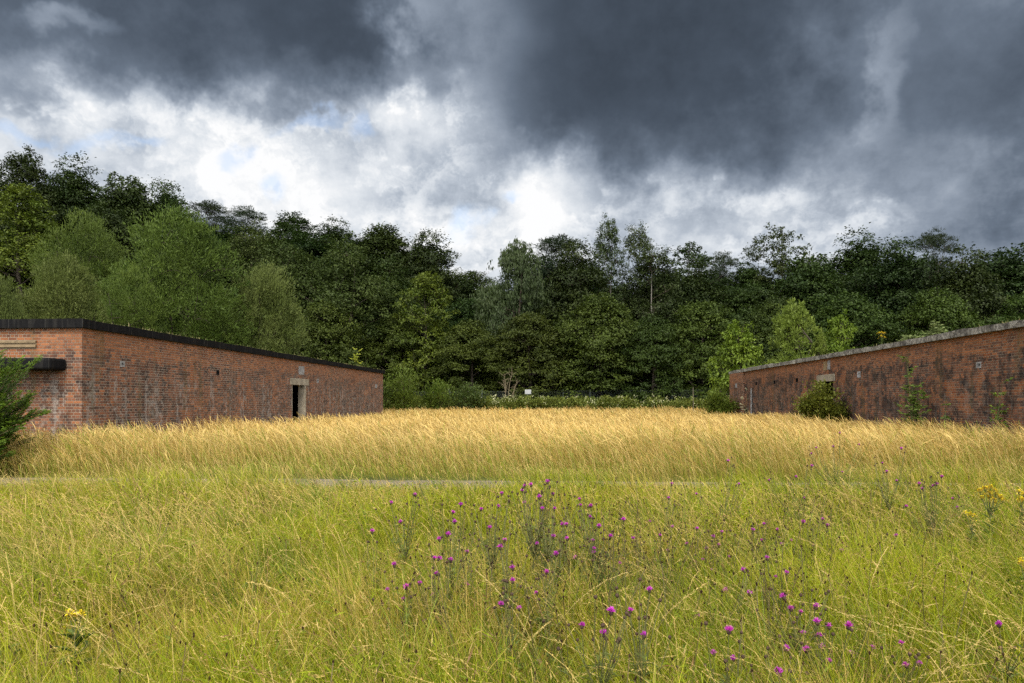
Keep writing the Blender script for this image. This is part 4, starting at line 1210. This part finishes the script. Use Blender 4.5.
# -- big arching oat-grass heads close by
M = 75
px, t, x, y = scatter(M, 2.1, 5.5, .1, -120, 1130, rng)
az = np.where(rng.random(M) < .6, np.pi, 0) + rng.normal(0, .5, M)
c1b = np.tile((.70, .53, .20), (M, 1)) * rng.uniform(.8, 1.1, (M, 1))
ctr = ribbons(mb, np.stack([x, y, np.full(M, -.01)], 1), rng.uniform(.5, .82, M), np.maximum(.005, .0012 * t), az, np.abs(rng.normal(.18, .1, M)), np.abs(rng.normal(.50, .15, M)), rng.uniform(.05, .40, M), 10, c1b * .75, c1b, lambda s: .5 + .1 * s, rng)
for k in range(30):
    f_ = .70 + .295 * (k + rng.random(M)) / 30
    i0 = np.minimum((f_ * 10).astype(int), 9); fr = (f_ * 10 - i0)[:, None]; r_ = np.arange(M)
    p_ = ctr[r_, i0] * (1 - fr) + ctr[r_, i0 + 1] * fr
    d_ = ctr[r_, i0 + 1] - ctr[r_, i0]; d_ /= np.linalg.norm(d_, axis=1)[:, None]
    mb.leaves(p_, d_ + rng.normal(size=(M, 3)) * .38, rng.normal(size=(M, 3)), rng.uniform(.013, .022, M), rng.uniform(.0035, .006, M), c1b)
# -- dark plantain and knapweed seed heads standing in the sward
Q = 900
px, t, x, y = scatter(Q, 2.2, 11.0, .4, -150, 1180, rng)
hh = rng.uniform(.36, .62, Q)
ctr = ribbons(mb, np.stack([x, y, np.zeros(Q)], 1), hh, np.full(Q, .0045), rng.uniform(0, 6.28, Q), rng.uniform(0, .25, Q), rng.uniform(0, .2, Q), np.zeros(Q), 4, np.tile((.12, .12, .04), (Q, 1)), np.tile((.16, .11, .05), (Q, 1)), lambda s: np.ones_like(s), rng)
for k in range(10):
    tip = ctr[:, -1] + (0, 0, -.012)
    a_ = k * 2 * np.pi / 5
    lng = rng.uniform(.010, .022, Q)
    axv = np.stack([np.cos(a_) * .3 * np.ones(Q), np.sin(a_) * .3 * np.ones(Q), np.ones(Q) * (1 if k < 5 else .6)], 1)
    mb.leaves(tip, axv, np.stack([np.cos(a_) * np.ones(Q), np.sin(a_) * np.ones(Q), np.zeros(Q)], 1), lng, .009, np.tile((.075, .042, .024), (Q, 1)) * rng.uniform(.7, 1.5, (Q, 1)), fold=-.3)
# -- broad leaves low in the sward (dock, clover, knapweed)
Q = 9000
px, t, x, y = scatter(Q, 1.8, 11.5, .4, -200, 1230, rng)
ok = rng.random(Q) < sstep(.45, .7, vnoise(x * 1.2 + 30, y * 1.2, 22)); x, y = x[ok], y[ok]; Q = len(x)
aa = rng.uniform(0, 6.28, Q); mm = rng.random((Q, 1))
mb.leaves(np.stack([x, y, rng.uniform(.03, .26, Q)], 1), np.stack([np.cos(aa), np.sin(aa), rng.uniform(.1, 1.1, Q)], 1), np.stack([rng.normal(size=Q) * .3, rng.normal(size=Q) * .3, np.ones(Q)], 1), rng.uniform(.04, .12, Q), rng.uniform(.014, .034, Q), np.array((.06, .10, .016)) * (1 - mm) + np.array((.13, .19, .03)) * mm)
tag(link('meadow_grass', mb.mesh('meadow_grass', [grassmat])), 'yellow-green meadow grass with straw seed heads in front of the track', 'grass', kind='stuff')

# -- tall golden grass beyond the track
mb = MB()
N = 370000
px, t, x, y = scatter(N, 13.0, 63.5, .5, -170, 1190, rng)
pd = t - (path_mid(px) + .70)
ok = outside(x, y) & (pd > rng.uniform(-.05, .2, N)) & ((y < 61.5) & (x > -27) & (x < 27))
px, t, x, y, pd = (a[ok] for a in (px, t, x, y, pd)); N = len(px)
gz_ = terrain(x, y)
clump = vnoise(x * .5, y * .35, 41) * .5 + vnoise(x * 1.4 + 7, y * .9, 42) * .5
h = (.52 + .64 * clump) * rng.uniform(.55, 1.15, N) * (1 + .15 * sstep(26, 17, t) * sstep(3, 8, np.abs(x)))
verge = sstep(.0, 2.0, pd + (vnoise(x * .45 + 6, y * .2, 44) - .38) * 3.2)
h *= .30 + .70 * verge
w = np.maximum(.006, .00056 * t) * rng.uniform(.6, 1.5, N)
az = np.pi + rng.normal(0, 1.05, N) + .3
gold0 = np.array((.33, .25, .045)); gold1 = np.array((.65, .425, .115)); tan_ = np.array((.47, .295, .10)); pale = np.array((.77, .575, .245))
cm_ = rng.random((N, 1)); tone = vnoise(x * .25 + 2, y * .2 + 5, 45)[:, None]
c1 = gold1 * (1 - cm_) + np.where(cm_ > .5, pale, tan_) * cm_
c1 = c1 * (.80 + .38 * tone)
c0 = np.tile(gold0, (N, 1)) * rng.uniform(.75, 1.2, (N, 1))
grn = (rng.random(N) < np.clip(1.0 - verge * (.93 - .36 * sstep(9.0, .5, pd)), .07, 1) * (.55 + .45 * vnoise(x * .6, y * .6, 47)))[:, None]
gmix = rng.random((N, 1)); gc = np.array((.09, .14, .009)) * (1 - gmix) + np.array((.27, .30, .02)) * gmix
c0 = np.where(grn, gc, c0); c1 = np.where(grn & (rng.random((N, 1)) < .7), gc * 1.3 + .02, c1)
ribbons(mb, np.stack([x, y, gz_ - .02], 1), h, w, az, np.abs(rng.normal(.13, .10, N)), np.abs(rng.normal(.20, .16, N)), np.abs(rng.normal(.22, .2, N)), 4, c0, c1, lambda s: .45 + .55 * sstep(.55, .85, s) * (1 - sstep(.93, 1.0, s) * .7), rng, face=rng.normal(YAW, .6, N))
# taller pale seed heads standing out of it, mostly near the track
M = 5200
px, t, x, y = scatter(M, 13.6, 34, .8, -120, 1150, rng)
ok = outside(x, y, .2) & (t - path_mid(px) > 1.1); px, t, x, y = px[ok], t[ok], x[ok], y[ok]; M = len(px)
h = rng.uniform(.95, 1.22, M)
cc1 = np.tile((.70, .50, .17), (M, 1)) * rng.uniform(.8, 1.15, (M, 1))
ribbons(mb, np.stack([x, y, terrain(x, y)], 1), h, np.maximum(.018, .0011 * t), np.pi + rng.normal(0, .6, M), np.abs(rng.normal(.10, .08, M)), np.abs(rng.normal(.2, .12, M)), np.abs(rng.normal(.45, .25, M)), 8, cc1 * .7, cc1, lambda s: .25 + .75 * sstep(.72, .86, s) * (1 - sstep(.92, 1.0, s) * .8), rng, face=rng.normal(YAW, .5, M))
tag(link('golden_grass', mb.mesh('golden_grass', [strawmat])), 'tall golden seeding grass filling the field between the two buildings', 'grass', kind='stuff')

# ------------------------------------------------------------------ knapweed
purple = leaf_material('knapweed_floret', .3, .2, .6, .12)
bractm = simple_material('brown_bract', (.060, .036, .024), .8, .2, .4, 60, .0004)
knapstem = simple_material('knapweed_stem', (.13, .13, .045), .8, .2, .3, 20, .0005)
knapleaf = leaf_material('knapweed_leaf', .3, .25, .55, .1)
rng = np.random.default_rng(55)


def ovoid(mb, r, hgt, z0, seg=8, rings=5):
    th = np.linspace(0.05, np.pi - .05, rings)
    v = np.array([[(r * np.sin(a) * np.cos(b), r * np.sin(a) * np.sin(b), z0 + hgt * .5 * (1 - np.cos(a))) for b in np.arange(seg) * 2 * np.pi / seg] for a in th]).reshape(-1, 3)
    i = np.arange(rings - 1)[:, None] * seg; j = np.arange(seg)[None]; j2 = (j + 1) % seg
    mb.add(v, np.stack([i + j, i + j2, i + seg + j2, i + seg + j], -1).reshape(-1, 4))


mb = MB(); ovoid(mb, .0095, .021, 0); BRACT = mb.mesh('flower_head', [bractm], True)
mb = MB(); ovoid(mb, .0085, .018, 0); SEED = mb.mesh('seed_head', [bractm], True)
TUFT = []
for v_ in range(3):
    mb = MB(); n = 46
    a = rng.uniform(0, 6.28, n); el = rng.uniform(.15, 1.45, n)
    d = np.stack([np.cos(a) * np.cos(el), np.sin(a) * np.cos(el), np.sin(el)], 1)
    m = rng.random((n, 1))
    mb.leaves(d * .003 + (0, 0, .017), d, unit(n, rng), rng.uniform(.013, .020, n) * (1.1, .9, 1.0)[v_], rng.uniform(.004, .007, n), np.array((.44, .026, .37)) * (1 - m) + np.array((.74, .12, .62)) * m)
    TUFT.append(mb.mesh('floret_tuft', [purple]))

# flower heads as read off the photo, (column, row)
Z6 = [(204, 177), (136, 197), (166, 250), (88, 276), (147, 367), (325, 203), (304, 224), (309, 250), (381, 214), (425, 208), (436, 173), (493, 165), (517, 150), (499, 152), (560, 142), (576, 174), (538, 184), (498, 196), (546, 214), (578, 214), (648, 188), (648, 204), (402, 265), (289, 285), (269, 297), (343, 331), (299, 355), (254, 347), (264, 349), (261, 390), (215, 415), (255, 446), (171, 458), (130, 432), (180, 427), (442, 300), (433, 320), (467, 375), (467, 409), (557, 385), (585, 338), (641, 346), (615, 296), (602, 258), (613, 258), (575, 290), (682, 299), (686, 322), (686, 332), (534, 441), (436, 474), (484, 483), (653, 530), (712, 553), (821, 557), (531, 624), (836, 433), (792, 293), (700, 262), (730, 290), (677, 206), (674, 236), (766, 244), (835, 248), (895, 146), (887, 185), (898, 262), (885, 325), (858, 353), (865, 285), (731, 493), (784, 488), (756, 360), (528, 306), (227, 519), (337, 420)]
Z7 = [(432, 9), (414, 46), (368, 48), (484, 40), (597, 51), (547, 90), (355, 64), (356, 99), (438, 114), (241, 137), (312, 128), (160, 147), (558, 113), (585, 138), (707, 128), (655, 160), (680, 152), (692, 148), (738, 186), (750, 210), (336, 184), (647, 147), (609, 207), (45, 173), (130, 85), (226, 255), (264, 270), (196, 272), (222, 299), (297, 298), (113, 276), (88, 291), (45, 268), (19, 309), (104, 312), (73, 322), (127, 341), (60, 352), (85, 380), (43, 358), (331, 250), (384, 242), (399, 259), (364, 313), (436, 327), (288, 388), (174, 380), (234, 347), (279, 310), (124, 435), (188, 444), (299, 484), (325, 494), (283, 453), (366, 480), (373, 522), (404, 533), (335, 550), (389, 590), (401, 625), (374, 557), (343, 595), (454, 533), (455, 603), (516, 590), (598, 577), (646, 633), (612, 637), (862, 527), (271, 661), (92, 605), (145, 618), (585, 286), (460, 386), (41, 500), (131, 545), (278, 590), (257, 398)]
heads = np.array([(340 + a / 2.7, 430 + b / 2.7) for a, b in Z6] + [(680 + a / 2.7, 430 + b / 2.7) for a, b in Z7])
# plants: (column, row of its flowers, depth, what tells it from the others)
PL = [
    (402, 506, 5.0, 'thin outermost plant of the main purple clump on the side of the black-edged building'),
    (378, 540, 4.6, 'sparse and alone in the grass below the outermost plant of the main clump'),
    (400, 590, 4.0, 'low plant with small heads at the outer foot of the main purple clump'),
    (448, 528, 4.5, 'plant of large heads low on the yew-bush side of the main clump'),
    (436, 575, 4.0, 'pair-headed low plant below the large-headed plant of the main clump'),
    (456, 512, 4.8, 'tall plant of the main clump beside the thin outermost one'),
    (495, 510, 4.7, 'plant with bright heads in the very middle of the main clump'),
    (503, 550, 4.2, 'plant with dark stems low in the middle of the main clump'),
    (528, 490, 5.0, 'tallest plant of the main clump, its heads reaching up to the track'),
    (548, 506, 4.7, 'tall plant with two broad bright heads next to the tallest one'),
    (565, 532, 4.6, 'plant with paired heads just under the two broad bright heads'),
    (546, 572, 4.0, 'low plant with single far-apart heads under the main clump'),
    (512, 608, 3.5, 'lowest plant with two pale heads under the main clump, nearest the camera'),
    (592, 520, 5.1, 'plant with small heads on the ragwort side of the main clump'),
    (606, 547, 4.9, 'plant with a stacked trio of heads beside the main clump'),
    (660, 545, 5.6, 'scattered small-headed plant midway between the main clump and the pink patch'),
    (660, 505, 6.4, 'faint far plant with tiny heads just short of the track'),
    (597, 636, 3.1, 'short plant below the gap between the main clump and the lower clump'),
    (640, 634, 3.0, 'short plant with one big vivid head, alone near the bottom of the photo'),
    (698, 548, 5.5, 'pinkish many-headed plant in the small-flowered patch'),
    (722, 538, 5.5, 'small-flowered plant next to the pinkish many-headed one'),
    (760, 532, 5.6, 'upright plant with spaced heads on the ragwort side of the small-flowered patch'),
    (812, 525, 5.8, 'sparse plant with a few tiny heads behind the plant with the tall single head'),
    (735, 590, 4.1, 'plant with flat pink heads between the small-flowered patch and the lower clump'),
    (786, 575, 4.4, 'dark-stemmed plant with a vivid head above the lower clump'),
    (795, 615, 3.5, 'full plant at the heart of the lower clump'),
    (822, 632, 3.3, 'bright round-headed plant at the ragwort side of the lower clump'),
    (720, 655, 3.0, 'low, with three vivid heads, at the bottom beside the lower clump'),
    (782, 672, 2.9, 'with the lowest flower of all'),
    (896, 648, 3.2, 'plant of three vivid heads standing apart on the ragwort side of the bottom'),
    (1000, 624, 3.3, 'plant with one faded head close to the edge of the photo below the ragwort'),
    (730, 482, 7.2, 'far plant with dark double heads on the near verge of the track'),
    (796, 482, 7.6, 'far plant with a few heads against the green verge of the track'),
    (826, 450, 10.4, 'farthest plant, tall against the golden grass'),
    (888, 470, 8.0, 'far bushy plant with many dark heads short of the sooty building'),
    (940, 492, 7.0, 'far plant with lilac heads next to the big ragwort'),
    (868, 542, 5.4, 'lone plant with tiny heads in bright green grass below the ragwort'),
]
anch = np.array([(p[0], p[1]) for p in PL], float)
dist = np.hypot(heads[:, None, 0] - anch[None, :, 0], (heads[:, None, 1] - anch[None, :, 1]) * 1.1)
own = dist.argmin(1)
for pi, (ax_, ay_, t0, lab) in enumerate(PL):
    hs = heads[own == pi]
    if not len(hs): continue
    b = at(hs[:, 0].mean() + rng.normal() * 4, t0)
    o = empty('knapweed_plant', b)
    tag(o, 'knapweed, ' + lab, 'wildflower', 'purple knapweed plants flowering in the meadow')
    sm, lm = MB(), MB()
    fork = np.array((rng.normal() * .02, rng.normal() * .02, 0.0))
    ends = []
    for (hx, hy) in hs:
        tt = t0 + rng.normal() * .16
        w3 = at(hx, tt, zat(hy, tt) - .012) - b
        ends.append((w3, True))
        for _ in range(rng.integers(2, 6)):
            e = w3 + np.array((rng.normal() * .07, rng.normal() * .06, rng.normal() * .045 - .02)); ends.append((e, False))
    stems = max(1, len(hs) // 3)
    bases = [(np.array((rng.normal() * .05, rng.normal() * .05, 0.))) for _ in range(stems)]
    zmin = max(.12, min(e[0][2] for e in ends) * .75)
    mids = []
    for q, b0 in enumerate(bases):
        mx_ = np.mean([e[0] for e in ends[q::stems]], 0)
        m1 = np.array((mx_[0] * .6, mx_[1] * .6, zmin * rng.uniform(.6, .95)))
        sm.tube([b0, b0 * .6 + m1 * .4 + (0, 0, .02), m1], [.0042, .0038, .0032], 5); mids.append(m1)
    for q, (e, fl) in enumerate(ends):
        m1 = mids[q % stems]
        k = m1 * .45 + e * .55; k[:2] += (e[:2] - m1[:2]) * .12 + rng.normal(size=2) * .012
        sm.tube([m1, m1 * .6 + k * .4 + (0, 0, .01), k, e], [.0030, .0026, .0022, .0018], 4)
        for _ in range(4):
            f_ = rng.random(); c = m1 * (1 - f_) + k * f_; a = rng.uniform(0, 6.28)
            lm.leaves(c[None], np.array([(np.cos(a), np.sin(a), .5)]), np.array([(0, 0, 1.)]), np.array([rng.uniform(.04, .085)]), np.array([.012]), np.array([(.12, .15, .035)]) * rng.uniform(.8, 1.4))
        d = e - k; tiltx = math.atan2(-d[1], d[2]) * .6 + rng.normal() * .12; tilty = math.atan2(d[0], d[2]) * .6 + rng.normal() * .12
        hd = link('flower_head' if fl else 'seed_head', BRACT if fl else SEED, o, e)
        hd.rotation_euler = (tiltx, tilty, rng.uniform(0, 6.28)); s_ = rng.uniform(.82, 1.12) * (1.0 if fl else 1.0); hd.scale = (s_, s_, s_)
        if fl: link('petals', TUFT[rng.integers(0, 3)], hd)
    for b0, m1 in zip(bases, mids):
        n = 9; f_ = rng.uniform(.1, .95, n)[:, None]; a = rng.uniform(0, 6.28, n)
        lm.leaves(b0 * (1 - f_) + m1 * f_, np.stack([np.cos(a), np.sin(a), np.full(n, .6)], 1), np.tile((0, 0, 1.), (n, 1)), rng.uniform(.07, .14, n), rng.uniform(.014, .026, n), np.tile((.12, .155, .035), (n, 1)) * rng.uniform(.8, 1.4, (n, 1)))
    link('stem', sm.mesh('knapweed_stem', [knapstem], True), o); link('foliage', lm.mesh('knapweed_foliage', [knapleaf]), o)

# ------------------------------------------------------------------ ragwort
yellow = leaf_material('ragwort_petal', .3, .2, .6, .05)
rng = np.random.default_rng(66)
CL = []
for v_ in range(3):
    mb = MB()
    for q in range(16):
        c = np.array((rng.normal() * .024, rng.normal() * .024, 0.)); c[2] = .022 - 12 * (c[0] ** 2 + c[1] ** 2) + rng.normal() * .007; n = 9
        mb.tube([(0, 0, -.05), c * .6 + (0, 0, -.035), c + (0, 0, -.025)], [.002, .0015, .001], 4, (.16, .17, .04))
        a = np.arange(n) * 2 * np.pi / n + rng.random()
        tl2 = unit(1, rng)[0] * .7; d = np.stack([np.cos(a), np.sin(a), np.full(n, .35) + np.cos(a) * tl2[0] + np.sin(a) * tl2[1]], 1)
        mb.leaves(np.tile(c, (n, 1)), d, np.tile((0, 0, 1.), (n, 1)), .013, .006, np.tile((.92, .78, .04), (n, 1)) * rng.uniform(.85, 1.1, (n, 1)))
        mb.tube([c + (0, 0, -.03), c + (0, 0, -.012), c + (0, 0, .002)], [.001, .003, .005], 6, (.45, .28, .02))
    CL.append(mb.mesh('flower_cluster', [yellow]))


def ragwort(px, t, pts_, label, base_z=0.0, sc_=1.0, leaf=True):
    b = at(px, t, base_z); o = empty('ragwort_plant', b); tag(o, label, 'wildflower', 'yellow ragwort plants')
    sm, lm = MB(), MB()
    es = []
    for (hx, hy) in pts_:
        tt = t + rng.normal() * .05; es.append(at(hx, tt, zat(hy, tt)) - b)
    zz = np.mean([e[2] for e in es]); fork = np.array((np.mean([e[0] for e in es]) * .7, 0, zz * .68))
    sm.tube([(0, 0, -.02), fork * .5 + (.01, 0, 0), fork], [.006, .0052, .0045], 6)
    for e in es:
        sm.tube([fork, (fork + e) / 2 + (e - fork) * (.08, .08, 0), e + (0, 0, -.02)], [.0034, .003, .002], 4)
        c = link('flower_cluster', CL[rng.integers(0, 3)], o, e); c.rotation_euler = (rng.normal() * .15, rng.normal() * .15, rng.uniform(0, 6.28)); s_ = sc_ * rng.uniform(.8, 1.2); c.scale = (s_, s_, s_)
    n = 46; f_ = rng.uniform(.05, 1.0, n)[:, None]; a = rng.uniform(0, 6.28, n)
    lm.leaves(fork * f_ * 1.15, np.stack([np.cos(a), np.sin(a), np.full(n, .7)], 1), np.tile((0, 0, 1.), (n, 1)), rng.uniform(.06, .13, n), rng.uniform(.018, .035, n), np.tile((.11, .15, .03), (n, 1)) * rng.uniform(.8, 1.4, (n, 1)))
    link('stem', sm.mesh('ragwort_stem', [greenstem], True), o); link('foliage', lm.mesh('ragwort_foliage', [knapleaf]), o)


ragwort(990, 6.6, [(980, 490), (985, 488), (990, 487), (995, 490), (984, 494), (990, 492), (996, 494), (1000, 496), (982, 497), (989, 497), (1002, 499), (993, 499)], 'largest yellow ragwort, a broad many-headed plant beyond the purple knapweed', sc_=.66)
ragwort(969, 6.4, [(966, 513), (970, 514), (973, 515)], 'small low yellow ragwort beside the largest ragwort', sc_=.62)
ragwort(1021, 6.7, [(1019, 491), (1023, 494), (1021, 500), (1026, 497)], 'yellow ragwort at the photo edge beyond the largest ragwort', sc_=.8)
ragwort(1022, 4.6, [(1021, 562), (1025, 563)], 'yellow ragwort low at the photo edge, nearer than the other edge one', sc_=.8)
ragwort(76, 3.7, [(70, 614), (75, 615.5), (81, 614)], 'lone yellow ragwort low in the grass on the yew-bush side of the meadow', sc_=.62)
ragwort(881.5, 27.5, [(879, 333), (881.5, 332.5), (884, 333), (881, 336), (884.5, 337)], 'yellow ragwort growing on top of the pale roof edge', RROOF - .02, 1.3)
